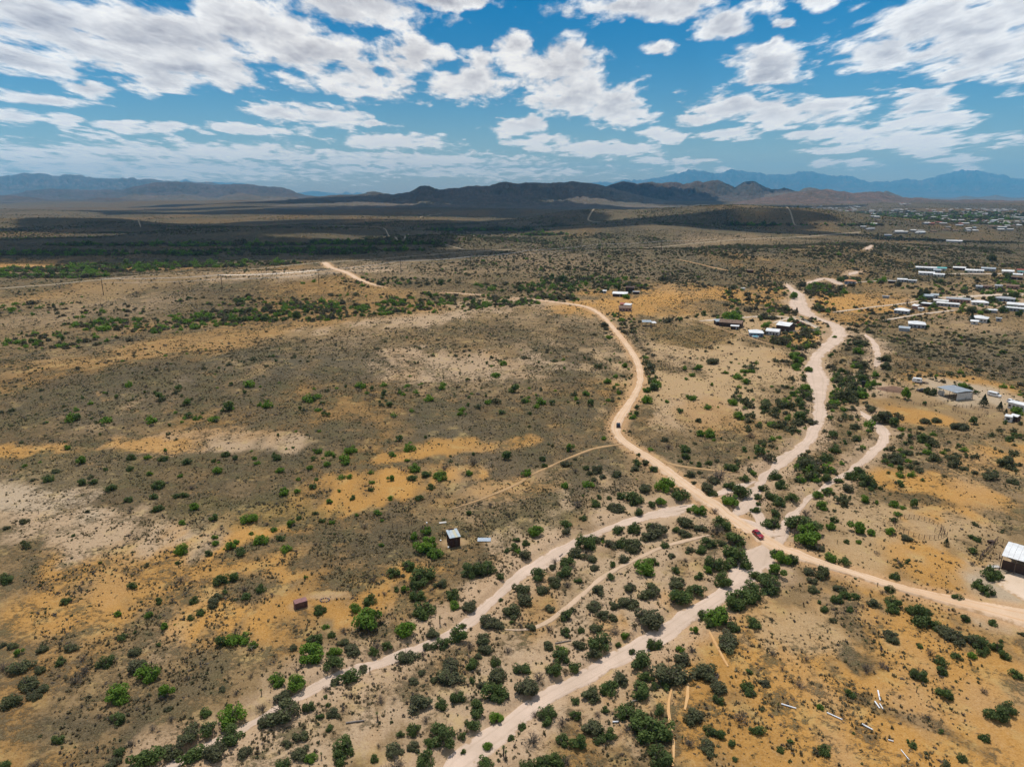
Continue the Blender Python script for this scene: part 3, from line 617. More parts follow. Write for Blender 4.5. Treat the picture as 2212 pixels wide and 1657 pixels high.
skyline('mountains', A('A1', [(-900, 60), (-600, 100), (-300, 90), (0, 85), (60, 78), (150, 62), (210, 66), (280, 62), (350, 82), (390, 78), (430, 72), (480, 79), (510, 71), (550, 82), (600, 92), (650, 96), (700, 98), (790, 94), (820, 98), (860, 91), (895, 102), (930, 104), (970, 96), (1010, 104), (1060, 112), (1180, 118), (1260, 120), (1340, 119), (1400, 128), (1500, 145), (1600, 160), (1750, 190)]),
        21000, 5000, 2500, M_left, base=-60, seed=13, spur=.7, freq=1.8, rough=2.5)
skyline('mountains', A('A1', [(1060, 150), (1150, 125), (1200, 101), (1260, 120), (1330, 127), (1390, 119), (1470, 125), (1540, 125), (1580, 130), (1700, 160), (1900, 195), (1960, 186), (2020, 178), (2090, 184), (2150, 189), (2212, 196)]) + A('A2', [(15, 186), (40, 183), (70, 196), (100, 184), (140, 193), (200, 205)]),
        44000, 4000, 2000, M_blue, base=-60, seed=23, spur=.4, ncol=400)
skyline('hills', A('A1', [(-700, 160), (-400, 190), (-100, 180), (0, 206), (100, 196), (180, 176), (270, 166), (340, 163), (400, 165), (500, 168), (600, 172), (720, 168), (800, 170), (860, 150), (930, 136), (1000, 122), (1080, 118), (1150, 118), (1230, 122), (1300, 130), (1400, 140), (1500, 133), (1560, 132), (1620, 135), (1700, 147), (1770, 150), (1840, 155), (1900, 178), (1950, 198), (2050, 215), (2150, 222)]),
        13500, 3000, 1500, M_brown, base=-30, seed=33, spur=.6, freq=2.2)
skyline('hills', A('A1', [(760, 226), (800, 214), (870, 197), (960, 204), (1050, 208), (1130, 204), (1200, 198), (1260, 206), (1330, 220), (1400, 224), (1500, 200), (1560, 190), (1630, 200), (1700, 214), (1800, 212), (1900, 222)]),
        9600, 900, 700, M_dark, base=0, seed=43, spur=.35, freq=2.2, ncol=360)
skyline('hills', A('A1', [(-300, 205), (0, 206), (60, 206), (130, 212), (220, 220), (300, 232), (420, 238), (520, 236), (640, 222), (760, 224), (900, 234), (1000, 240)]),
        8600, 900, 700, M_brown, base=0, seed=53, spur=.3, freq=2.0, ncol=360)
skyline('hills', A('A2', [(1560, 170), (1640, 160), (1700, 152), (1760, 132), (1830, 114), (1870, 120), (1920, 132), (1960, 124), (2020, 118), (2070, 130), (2130, 120), (2180, 122)]) + A('A3', [(0, 135), (20, 130), (50, 127), (75, 115), (100, 110), (130, 122), (160, 116), (200, 107), (240, 110), (290, 132), (340, 155), (365, 138), (400, 119), (450, 113), (475, 118), (500, 135), (540, 155), (575, 168), (620, 165), (660, 157), (690, 163), (720, 175), (780, 190), (900, 200)]),
        8600, 1500, 1000, M_brown, base=-4, seed=63, spur=.6, freq=3.0)
skyline('hills', A('A3', [(700, 185), (760, 176), (790, 160), (825, 153), (860, 160), (900, 172), (930, 164), (960, 167), (1000, 180), (1060, 192), (1200, 200), (1290, 186), (1320, 177), (1360, 192), (1420, 214), (1470, 232)]),
        8200, 1500, 600, M_dark, base=-4, seed=73, spur=.4, freq=2.6, ncol=360)
skyline('hills', A('A3', [(250, 262), (400, 240), (560, 215), (700, 190), (800, 176), (870, 167), (950, 168), (1010, 180), (1050, 180), (1110, 190), (1160, 186), (1210, 181), (1270, 180), (1330, 196), (1400, 215), (1480, 224), (1540, 221), (1600, 230), (1750, 238), (1900, 230), (2100, 240), (2300, 236)]),
        6700, 1700, 800, M_red, base=-2, seed=83, spur=.38, freq=2.2)
skyline('hills', A('A3', [(1430, 225), (1560, 224), (1700, 238), (1800, 214), (1850, 210), (1900, 220), (1980, 212), (2030, 204), (2080, 214), (2150, 224), (2260, 215), (2400, 225)]),
        17000, 1100, 700, M_dark, base=-60, seed=93, spur=.4, freq=2.0, ncol=360)
skyline('hills', A('A2', [(-60, 205), (60, 202), (130, 198), (170, 186), (210, 181), (260, 190), (330, 200), (400, 205)]), 8800, 900, 700, M_brown, base=0, seed=103, spur=.3, freq=2.4, ncol=240)
skyline('hills', A('A2', [(-250, 226), (-100, 218), (60, 210), (200, 208), (330, 201), (380, 192), (440, 184), (480, 164), (510, 147), (540, 142), (565, 144), (600, 158), (640, 171), (700, 158), (760, 157), (820, 147), (880, 144), (950, 146), (985, 136), (1020, 124), (1060, 117), (1090, 121), (1140, 131), (1200, 122), (1260, 124), (1330, 128), (1400, 122), (1440, 122), (1480, 115), (1520, 115), (1560, 122), (1610, 124), (1660, 134), (1720, 148), (1800, 170), (1900, 196), (1990, 220), (2100, 238), (2190, 244)]),
        7400, 2900, 1000, M_dark, base=-4, seed=113, spur=.55, freq=3.0, ncol=700)

# ------------------------------------------------------------------ air
hz_m, t, o = newmat('haze_air')
pv = t.node('ShaderNodeVolumePrincipled'); pv.inputs['Color'].default_value = (.15, .56, 1.0, 1); pv.inputs['Absorption Color'].default_value = (.14, .14, .14, 1); pv.inputs['Density'].default_value = 3.5e-5
pv.inputs['Anisotropy'].default_value = 0.3
t.l.new(pv.outputs[0], o.inputs['Volume'])
bx0, bx1, by0, by1, bz0, bz1 = -42000, 46000, -3000, 48500, -180, 1850
o_h = mesh_obj('haze', [(x, y, z) for z in (bz0, bz1) for x, y in ((bx0, by0), (bx1, by0), (bx1, by1), (bx0, by1))],
         [(3, 2, 1, 0), (4, 5, 6, 7), (0, 1, 5, 4), (1, 2, 6, 5), (2, 3, 7, 6), (3, 0, 4, 7)], hz_m)
tag(o_h, kind='stuff')

# ------------------------------------------------------------------ clouds overhead, above the top of the frame, whose shade lies on the plain
cl_m, t, o = newmat('cloud_vapour')
P = t.node('ShaderNodeNewGeometry').outputs['Position']
fac = t.ss(t.noise(P, .0045, 6, .68), .26, .52, 0, .9)
tr = t.node('ShaderNodeBsdfTransparent'); df = t.node('ShaderNodeBsdfDiffuse'); df.inputs[0].default_value = (.9, .9, .9, 1)
tl = t.node('ShaderNodeBsdfTranslucent'); tl.inputs[0].default_value = (.8, .8, .82, 1)
mx0 = t.node('ShaderNodeMixShader'); mx0.inputs[0].default_value = .3; t.l.new(df.outputs[0], mx0.inputs[1]); t.l.new(tl.outputs[0], mx0.inputs[2])
mx = t.node('ShaderNodeMixShader'); t.l.new(fac, mx.inputs[0]); t.l.new(tr.outputs[0], mx.inputs[1]); t.l.new(mx0.outputs[0], mx.inputs[2])
t.l.new(mx.outputs[0], o.inputs[0])
def cloud(cx, cy, rx, ry, seed, alt=3000.0, squash=1.0, world=None):
    gx, gy, _ = at(cx, cy)
    d = math.hypot(gx, gy)
    alt = max(alt, .48 * d)
    y0 = float(at(cx, cy + ry)[1]); y1 = min(float(at(cx, cy - ry)[1]), y0 * 1.8)
    wx_ = rx / 1474.7 * d; wy_ = (y1 - y0) / 2; gy = (y0 + y1) / 2
    if world: gx, gy, wx_, wy_ = world; alt = max(3000.0, .50 * gy)
    n1, n2 = 40, 90
    th = np.linspace(0, PI, n1)[:, None]; ph = np.linspace(0, 2 * PI, n2, endpoint=False)[None]
    ux = np.sin(th) * np.cos(ph); uy = np.sin(th) * np.sin(ph); uz = np.cos(th) * np.ones_like(ph)
    q = fbm(ux * 2.2 + seed * 7, uy * 2.2 + uz * 1.3, seed, 5, .6)
    rr_ = .55 + .9 * q
    X = gx + sdir.x / sdir.z * alt + ux * wx_ * rr_; Y = gy + sdir.y / sdir.z * alt + uy * wy_ * rr_
    hh = min(wx_, wy_) * .5
    Z = alt + np.where(uz > 0, uz * hh, uz * hh * .2) * (.6 + q)
    return X, Y, Z
SHADE = [(300, 540, 520, 30), (660, 545, 300, 18), (60, 540, 240, 32), (930, 550, 160, 10), (760, 489, 560, 16), (350, 492, 200, 7), (1330, 480, 380, 10), (1560, 478, 240, 7), (900, 457, 460, 8),
         (1620, 497, 160, 5), (1220, 452, 120, 3), (430, 449, 260, 2.4), (1700, 447, 160, 2.2), (1760, 505, 120, 3), (2060, 520, 120, 3)]
WSH = [(-100, 7300, 2300, 1500), (-2300, 6600, 1500, 500), (3200, 8800, 900, 300), (300, 4700, 1500, 500), (-1400, 4100, 1200, 350), (600, 3300, 900, 320), (5200, 13000, 2500, 900)]
for k, (cx, cy, rx, ry) in enumerate(SHADE):
    X, Y, Z = cloud(cx, cy, rx, ry, k + 3)
    co = grid_mesh('cumulus_cloud', X, Y, Z, cl_m, close=True)
    tag(co, kind='stuff')

for k, wd in enumerate(WSH):
    X, Y, Z = cloud(1106, 600, 10, 5, k + 63, world=wd)
    tag(grid_mesh('cumulus_cloud', X, Y, Z, cl_m, close=True), kind='stuff')
# ------------------------------------------------------------------ vegetation
def mat_leaf(name, ca, cb, cc, transl=.25, scale=1.2):
    m, t, o = newmat(name)
    oi = t.node('ShaderNodeObjectInfo').outputs['Random']
    P = t.node('ShaderNodeNewGeometry').outputs['Position']
    n = t.noise(P, scale, 3, .6); n2 = t.noise(P, .35, 2, .5)
    c = t.mix(t.ss(n, .3, .7), ca, cb); c = t.mix(t.ss(n2, .5, .75, 0, .5), c, cc)
    c = t.mix(t.m('MULTIPLY', oi, .45), c, cc)
    b = t.node('ShaderNodeBsdfPrincipled'); t.put(b.inputs['Base Color'], c); b.inputs['Roughness'].default_value = .75; b.inputs['Specular IOR Level'].default_value = .15
    tl = t.node('ShaderNodeBsdfTranslucent'); t.put(tl.inputs[0], c)
    mx = t.node('ShaderNodeMixShader'); mx.inputs[0].default_value = transl
    t.l.new(b.outputs[0], mx.inputs[1]); t.l.new(tl.outputs[0], mx.inputs[2]); t.l.new(mx.outputs[0], o.inputs[0]); return m
LEAF = dict(g=mat_leaf('mesquite_leaf_bright', (.120, .215, .024), (.185, .290, .036), (.10, .165, .034), .38),
            m=mat_leaf('mesquite_leaf_dull', (.092, .135, .036), (.125, .175, .045), (.085, .105, .045), .34),
            d=mat_leaf('creosote_leaf_dark', (.100, .112, .048), (.136, .148, .062), (.125, .115, .074), .34),
            f=mat_leaf('far_scrub_leaf', (.105, .098, .052), (.135, .125, .062), (.12, .095, .065), .3),
            b=mat_leaf('bare_twig_brush', (.13, .10, .082), (.175, .138, .108), (.11, .105, .072), .1),
            s=mat_leaf('dry_grass_straw', (.17, .135, .07), (.27, .21, .11), (.115, .098, .055), .2, .4),
            p=mat_leaf('pine_needle_green', (.028, .048, .022), (.045, .068, .03), (.03, .04, .02), .2))
def bark_mat():
    m, t, o = newmat('grey_brown_bark'); P = t.node('ShaderNodeNewGeometry').outputs['Position']
    n = t.noise(P, 6, 4, .6); principled(t, o, t.mix(n, (.07, .052, .038), (.14, .11, .085)), .9, n, .5, .05); return m
BARK = bark_mat()
def leafy(kind, seed, nl, leaf, flat=1.0):
    """a crown of many small leaf-clump faces in lumpy sub-clumps; unit radius, base at z=0"""
    R = np.random.RandomState(seed)
    nc = R.randint(9, 15)
    cl = []
    for i in range(nc):
        a = R.uniform(0, 2 * PI); q = R.uniform(0, .80) ** .75; z = R.uniform(.26, 1.15) * (1 - .5 * q)
        cl.append((q * math.cos(a), q * math.sin(a) * R.uniform(.7, 1.0), z * flat, R.uniform(.22 if kind != 'd' else .30, .46)))
    V = []; F = []
    for i in range(nl):
        c = cl[R.randint(nc)]
        d = R.normal(size=3); d /= np.linalg.norm(d) + 1e-9
        rad = c[3] * (R.uniform(.35, 1.0) ** .45) * (1.22 if R.rand() < .12 else 1.0)
        p = np.array([c[0], c[1], c[2]]) + d * rad
        if p[2] < .03: p[2] = R.uniform(.03, .18)
        n = d * .8 + R.normal(size=3) * .65 + np.array([0, 0, .35]); n /= np.linalg.norm(n)
        u = np.cross(n, R.normal(size=3)); u /= np.linalg.norm(u) + 1e-9; w = np.cross(n, u)
        s = leaf * R.uniform(.6, 1.35); s2 = s * R.uniform(.5, .9)
        k = len(V)
        V += [p - u * s - w * s2 * .4, p + u * s * .6 - w * s2, p + u * s + w * s2 * .5, p - u * s * .3 + w * s2]
        F.append((k, k + 1, k + 2, k + 3))
    return V, F
def twiggy(seed, n, spread=1.0, hmax=1.3, w=.018):
    R = np.random.RandomState(seed); V = []; F = []
    def seg(a, b, wa, wb):
        d = b - a; u = np.cross(d, [0.3, .2, 1.0]); u /= np.linalg.norm(u) + 1e-9; v = np.cross(d, u); v /= np.linalg.norm(v) + 1e-9
        k = len(V)
        for q in range(3):
            an = q * 2 * PI / 3; V.append(a + (u * math.cos(an) + v * math.sin(an)) * wa)
        for q in range(3):
            an = q * 2 * PI / 3; V.append(b + (u * math.cos(an) + v * math.sin(an)) * wb)
        for q in range(3): F.append((k + q, k + (q + 1) % 3, k + 3 + (q + 1) % 3, k + 3 + q))
    for i in range(n):
        a = R.uniform(0, 2 * PI); t = R.uniform(.15, .95) * spread
        p0 = np.array([R.normal() * .06, R.normal() * .06, -.05])
        p1 = p0 + np.array([math.cos(a) * t * .45, math.sin(a) * t * .45, hmax * R.uniform(.3, .5)])
        seg(p0, p1, w * 1.6, w)
        for j in range(3):
            p2 = p1 + np.array([math.cos(a) * t * .4, math.sin(a) * t * .4, hmax * .35]) * R.uniform(.5, 1.1) + R.normal(size=3) * .16
            seg(p1, p2, w, w * .5)
            for q in range(2):
                seg(p2, p2 + R.normal(size=3) * .13 + np.array([0, 0, .1]), w * .5, w * .25)
    return V, F
def raw_mesh(name, V, F, mat):
    V = np.asarray(V, np.float32); F = np.asarray(F, np.int32)
    me = bpy.data.meshes.new(name); me.vertices.add(len(V)); me.vertices.foreach_set('co', V.ravel())
    me.loops.add(F.size); me.loops.foreach_set('vertex_index', F.ravel())
    me.polygons.add(len(F)); me.polygons.foreach_set('loop_start', np.arange(0, F.size, F.shape[1], dtype=np.int32))
    me.update(calc_edges=True); me.materials.append(mat); return me
VAR = {}
for kd, nl, lf, fl_, nv in (('g', 1900, .070, 1.0, 8), ('m', 1700, .074, .95, 8), ('d', 2100, .072, .85, 8), ('b', 260, .045, .9, 4)):
    VAR[kd] = []
    for v in range(nv):
        V, F = leafy(kd, 100 * v + ord(kd), nl, lf, fl_)
        cm = raw_mesh('crown', V, F, LEAF[kd])
        tv, tf = twiggy(50 * v + ord(kd), 7 if kd != 'b' else 16, .9, 1.1 if kd != 'b' else 1.25, .028 if kd != 'b' else .02)
        tm = raw_mesh('trunk', tv, tf, BARK if kd != 'b' else LEAF['b'])
        VAR[kd].append((cm, tm))

SH = {}
SH['B2'] = "22,347,25,d 95,345,40,d 140,405,40,g 155,490,70,d 300,375,45,d 280,520,45,d 435,460,42,m 520,360,45,d 595,440,40,b 200,610,75,d 295,665,50,d 100,735,75,d 215,710,35,d 270,715,32,d 765,465,52,m 960,390,52,d 985,480,75,d 1080,530,90,g 845,690,92,g 1185,695,65,g 1170,215,38,g 875,290,35,m 1080,130,36,g 845,125,26,g 1145,345,20,m 1440,110,38,m 1375,150,25,m 1400,25,35,m 1540,40,50,d 1590,325,52,m 1710,290,72,g 1825,345,32,g 1605,660,28,d 1480,835,42,m 1505,935,58,m 1670,835,100,g 2005,590,62,g 2130,610,65,g 2050,685,70,d 1885,775,52,b 1355,985,75,d 1240,1085,72,d 1040,1160,100,m 1140,1100,42,d 870,1110,42,m 810,1195,50,d 860,865,55,m 1660,980,95,m 1560,1120,90,d 1380,1130,80,m 2060,820,105,d 1930,880,75,d 1765,1110,50,d 2070,1050,40,d 2170,1000,50,d 610,525,55,b 540,600,50,b 1235,880,40,b 1100,945,35,b 1700,690,30,b 1810,565,30,b 1345,580,30,b 415,1025,40,m 255,1210,60,b 50,1210,50,m 30,500,50,b 2110,360,35,d 1205,805,25,d 720,860,28,b 945,1055,30,b 2160,1110,60,d"
SH['B1'] = "480,25,28,g 575,120,42,g 345,250,38,m 180,155,18,g 405,190,32,d 235,258,20,d 600,275,38,m 672,275,30,m 805,312,38,m 945,95,32,m 1060,92,30,g 1180,105,30,m 938,180,26,m 760,180,22,m 1080,215,25,g 1300,228,22,g 1185,48,18,g 1140,295,42,m 1115,380,30,m 930,398,32,m 1140,465,33,m 1395,452,35,g 935,485,28,b 1350,130,30,m 1540,120,20,m 1625,75,30,m 1570,190,38,g 1700,100,24,m 1830,105,20,g 1850,135,22,g 1545,530,35,m 1800,530,58,g 1310,565,26,g 1810,643,18,g 1880,690,46,g 1660,735,40,g 1695,705,28,g 1545,670,22,g 1558,715,26,g 1735,770,48,m 1315,762,48,g 1505,785,30,m 1595,605,25,b 1920,575,25,b 175,552,32,d 45,605,22,d 632,485,20,d 530,658,15,m 45,965,55,m 1280,855,20,m 1595,975,55,m 1690,960,42,m 1755,1040,40,b 1770,1095,35,m 1880,1040,35,m 960,1020,36,m 1305,975,38,b 1405,1125,38,g 1560,1095,40,d 1620,1060,22,m 470,1130,32,m 1140,1130,32,m 1325,370,28,m 1270,375,22,m 1380,310,30,b 1960,1090,25,b 720,855,16,m 1430,740,14,d 1240,1120,24,b"
SH['B3'] = "25,110,40,m 360,55,40,g 60,210,36,g 445,165,32,g 305,190,28,g 590,145,38,g 625,45,52,g 455,75,36,g 500,98,25,g 785,25,28,b 965,85,28,g 1087,130,22,g 1148,195,50,g 955,275,36,g 623,265,26,g 803,308,24,g 205,283,20,g 350,285,20,g 85,385,45,g 200,382,30,g 320,345,30,m 455,465,30,g 540,378,18,g 645,435,26,m 790,368,26,m 950,437,26,g 1185,437,33,m 1130,275,36,m 1235,250,38,m 1355,255,55,g 1390,190,40,b 1280,345,36,m 1578,233,38,g 1620,150,55,b 1760,500,36,b 1590,560,30,m 2055,232,45,g 2185,120,30,m 845,555,32,g 675,575,18,g 400,620,26,m 478,628,30,g 150,650,42,g 210,600,22,m 880,617,20,g 340,560,22,m 620,540,20,b 880,820,24,g 105,845,45,g 345,810,26,b 190,865,26,b 55,760,36,m 10,690,30,g 1160,750,48,g 1245,700,45,g 1245,805,95,g 1310,870,70,g 2140,705,68,g 1960,835,42,m 2045,800,36,m 2030,890,55,d 1895,860,26,m 1975,770,35,m 1105,980,60,m 975,1040,46,m 1205,1060,85,m 1050,1065,22,d 1150,1125,60,m 1590,1020,70,m 1700,1005,85,m 1835,1070,40,m 1360,1130,48,d 810,1095,38,b 995,1175,28,m 1060,1185,40,g 1165,1225,62,m 1465,1220,52,m 1465,1305,42,g 1600,1290,65,d 790,1255,60,m 660,1325,48,g 375,1340,55,m 1205,1340,90,m 2000,1175,80,d 2030,1245,70,d 1950,1345,75,d 2195,1170,60,d 1848,1240,24,m 2150,1065,75,m 745,665,35,b 265,1085,18,g 900,1210,30,b"
SH['B4'] = "770,180,122,g 1090,265,90,g 1285,270,55,d 300,440,112,g 345,340,65,m 175,410,42,d 470,305,32,m 425,240,28,g 575,270,42,b 570,365,45,d 650,420,75,d 490,540,70,m 495,450,50,g 610,640,92,m 505,675,45,d 735,560,42,d 815,440,45,m 845,400,50,b 925,395,45,m 1090,465,80,d 1260,380,48,d 1365,380,55,m 1215,460,30,b 1500,310,80,m 1540,210,35,m 1755,195,80,d 1825,215,55,d 2085,245,38,d 2005,235,35,b 1700,340,75,d 1715,420,60,d 1590,390,55,b 1660,470,35,d 1615,545,52,m 1795,520,50,m 1905,430,45,b 1430,530,70,d 1440,630,90,d 1205,615,35,d 1145,675,42,d 1305,675,35,d 1175,855,95,d 1365,865,50,m 1490,810,65,m 1610,675,30,m 1815,630,80,d 1770,760,90,m 1700,720,50,d 1640,900,75,m 1610,1030,60,m 1840,800,60,m 2040,720,110,d 2150,650,70,b 2030,580,60,m 1805,955,55,g 1145,1065,62,m 1035,1110,35,m 990,1220,75,d 1150,1210,50,d 1380,1110,105,m 1270,1190,45,m 1240,1300,75,m 820,1305,42,m 570,1200,100,m 530,1300,70,m 300,1290,55,g 230,1120,55,d 110,1195,48,m 235,1230,50,d 500,930,55,d 565,900,40,b 285,895,52,m 635,795,40,b 870,825,50,b 985,820,25,b 430,750,40,b 855,1205,28,b 460,1060,35,m 385,965,35,m 445,875,22,m 960,1015,16,d 2020,1030,42,m 1930,1125,38,m 1745,1180,45,g 1540,1230,28,m 2110,1150,75,b 2190,960,50,d 1720,1320,52,m 2050,1370,60,m 1530,1110,35,m 75,1360,60,m 1000,1370,100,b 1240,990,40,b"
SH['B5'] = "475,40,45,g 250,120,25,m 262,175,25,m 435,155,46,d 512,122,18,d 118,232,48,g 440,335,42,g 615,322,40,g 510,215,40,b 598,195,25,m 697,205,55,d 627,235,30,d 660,282,26,d 735,265,30,d 850,240,42,d 995,200,35,d 1010,150,40,m 1080,150,38,d 1025,88,20,m 1150,205,35,m 1240,320,90,g 1350,405,65,m 1210,460,48,g 1075,355,60,d 985,440,75,m 1130,480,40,m 1030,540,42,m 835,505,65,d 878,418,42,m 785,435,25,m 700,430,26,m 675,485,38,m 530,485,55,b 575,600,32,m 440,650,40,m 438,705,38,d 200,710,68,g 90,890,55,d 100,790,40,m 30,830,40,d 1440,525,32,g 1525,535,65,g 1640,545,40,b 1440,245,48,d 1520,228,22,d 1575,340,65,d 1615,380,38,m 1475,315,22,d 1770,320,62,m 1680,255,80,b 1630,290,50,d 1885,270,42,m 1945,235,35,g 1760,450,75,g 1840,390,70,m 1990,415,35,m 1995,470,30,m 1970,520,38,m 2035,345,42,m 2100,620,65,m 2130,560,50,m 2090,420,50,m 2160,470,50,m 2050,115,45,b 2130,250,60,m 2180,330,50,m 1510,165,32,m 1595,152,30,m 1405,98,40,m 1400,40,45,m 1270,25,35,b 1360,140,18,m 1450,150,18,m 1780,190,50,m 865,690,50,m 980,680,58,m 1130,670,42,m 1175,700,95,d 1100,745,60,d 725,770,28,d 800,800,55,d 885,800,55,m 985,815,75,d 1390,620,70,d 1330,690,38,m 1405,715,55,d 1520,672,50,d 1660,700,65,b 1640,715,45,d 1700,640,70,m 1585,790,62,m 1690,795,42,d 1535,855,46,m 1445,850,35,d 1420,875,20,m 1295,905,32,d 1230,815,38,m 1800,760,90,m 1820,890,105,m 1630,970,80,m 1595,1020,42,g 1740,970,45,m 1710,1085,72,m 1515,1070,38,m 1410,940,30,b 1075,990,85,g 1140,950,40,m 905,920,52,d 815,975,32,m 635,920,50,d 675,995,42,d 610,800,90,m 660,770,60,d 530,880,60,d 350,950,45,b 450,960,55,m 420,1040,60,m 330,1000,35,d 220,1060,62,m 350,1110,60,d 265,1165,70,d 65,1160,80,d 95,1240,75,d 540,1105,32,m 450,1140,40,b 798,1070,38,m 705,1175,62,d 950,1155,60,d 1330,1115,80,d 1130,1175,90,d 950,1265,80,d 1060,1230,50,d 1340,1240,85,m 1410,1230,40,g 1490,1175,60,m 1330,1025,42,m 305,1325,48,d 665,1305,60,d 820,1300,45,d 1980,1050,50,m 2050,1100,80,m 2130,1040,75,g 1950,1180,80,m 1850,1240,90,m 1780,1300,80,m 2080,1140,100,m 2150,870,55,m 2180,930,65,g"
SH['B6'] = "1550,135,58,m 1700,150,105,g 1840,70,60,m 1600,215,50,m 1740,310,90,d 1750,380,80,d 1955,210,55,m 1790,240,60,m 1475,265,40,g 1150,375,68,m 975,420,35,m 1040,520,95,m 870,650,75,d 920,310,42,g 860,370,28,m 690,245,50,d 700,370,85,m 660,450,65,d 540,385,55,d 555,265,36,m 435,280,48,m 295,258,42,b 300,390,50,d 395,430,60,g 395,480,75,m 510,550,55,m 355,590,75,m 120,730,130,d 85,590,60,m 200,630,60,b 150,240,38,m 75,235,38,m 440,145,62,m 740,145,52,d 825,165,42,d 1090,150,120,d 840,280,50,b 1365,420,38,g 1455,430,45,b 1390,500,75,d 1290,610,120,d 1360,640,60,d 1555,580,105,d 1655,710,75,d 1665,830,48,m 1245,728,40,m 1155,715,40,m 1090,650,50,m 1050,755,85,m 645,770,85,d 790,740,68,m 510,845,33,m 755,915,38,m 690,950,40,b 520,955,52,m 300,930,75,m 290,1010,45,m 400,1010,55,b 190,930,40,b 80,1025,45,m 190,1150,80,b 410,1145,62,m 545,1170,75,m 640,1050,95,d 720,1150,50,m 790,1110,60,m 915,920,80,m 1020,990,90,m 1130,1060,120,m 1190,920,50,m 930,1060,55,b 1470,960,85,d 1840,970,70,b 2050,690,40,d 1925,770,45,m 1890,715,50,m 1440,1180,55,b 1590,1210,70,d 1690,1110,50,m 1780,1190,38,m 1600,1080,45,m 1200,1290,95,m 370,1310,60,m 270,1350,80,m 450,1330,60,b 2170,1235,32,m 1810,1310,28,m 2110,460,35,b 1920,600,35,m 2190,580,26,b 110,1370,60,m"
SH['B7'] = "595,100,40,m 555,45,20,m 1000,50,48,d 1150,40,60,m 1140,90,55,m 1120,300,60,d 1150,350,42,d 1365,398,25,m 1345,150,95,m 1290,105,42,m 1430,120,40,m 1490,230,50,m 1610,280,75,d 1660,330,70,d 1780,340,80,d 1870,380,65,m 1990,405,50,m 1730,170,48,m 1960,210,32,m 1860,450,38,m 1790,480,36,g 2040,475,42,m 1660,480,36,m 1540,590,60,m 1540,520,50,m 1350,630,62,m 2190,300,24,d 115,695,40,d 30,200,45,g 2000,940,90,m 2080,900,70,m 1570,780,70,m 2140,620,50,m 1880,760,40,b 565,885,35,g 790,780,40,m 585,1240,55,m 235,1240,30,m 1310,1200,30,m 1700,1300,40,m 1890,1130,50,m 1540,1085,28,m 930,580,60,b 1060,550,50,b 450,500,35,b 250,590,25,d 190,465,32,m 1455,450,50,b 395,710,50,b 800,100,32,m 905,75,35,b 690,20,50,m 45,1080,50,m"
SH['A6'] = "310,470,60,g 400,430,45,g 335,565,60,g 60,720,55,m 170,740,120,m 180,830,130,g 230,920,70,d 320,960,50,d 425,760,48,g 450,700,40,m 670,770,75,g 790,820,45,g 755,510,50,g 1000,555,46,g 1085,585,30,g 1040,645,35,g 1000,700,38,m 975,810,45,g 1112,860,50,d 680,905,26,g 570,900,32,m 405,1055,70,g 545,1090,55,m 835,540,30,g 880,410,24,m 790,415,26,m 380,310,60,m 680,250,65,m 620,300,60,m 760,340,80,m 570,400,60,d 500,330,45,m 460,50,52,m 370,120,60,m 160,150,60,m 250,200,45,d 60,500,60,m 190,640,60,b 1725,860,30,m 1780,880,38,m 1740,990,42,m 1730,1100,38,b 1900,1200,75,m 1960,1210,60,m 1780,1290,65,m 1860,1350,70,m 1590,1415,48,m 960,1340,48,m 900,1370,42,b 60,1080,60,m 210,1165,55,d 345,1180,90,d 250,1260,50,d 265,1335,55,d 510,1330,55,d 565,1400,48,m 655,1405,40,m 470,1430,55,m 1010,1220,50,m 830,1190,80,m 1900,290,75,d 2050,160,90,d 1660,220,36,d 1750,260,32,d 2100,340,50,d 2170,190,30,d 820,60,60,m 1020,120,70,d 1230,150,60,m 1400,90,60,m 1480,220,50,m 1130,70,50,d"
SH['A5'] = "220,945,42,g 460,645,22,g 670,785,50,g 790,1225,50,m 610,1170,100,m 500,1045,60,m 565,1090,40,d 930,1390,110,d 790,1305,60,d 1160,1330,45,m 270,1350,40,m 860,1500,55,m 1010,1480,70,m 1400,1420,45,d 1290,1430,45,d 1980,1475,45,m 2140,1340,55,g 1250,1490,35,d 1620,1470,70,d 1790,950,40,d 1560,1195,42,m 1730,1100,38,m 1650,1100,50,g 650,640,80,m 700,700,60,d 620,600,50,m 480,790,70,m 450,860,60,m 420,930,60,m 700,900,70,d 760,930,50,m 920,850,60,d 930,920,60,d 1030,1010,50,m 1150,1040,50,m 400,1260,50,m 420,1380,60,m 480,1500,60,m 560,1320,70,m 650,1480,50,d 240,1420,50,d 190,1130,60,g 110,930,50,g 100,830,60,g 60,700,50,m 80,1250,70,m 60,1500,70,m 130,1590,60,m 870,1090,22,g"
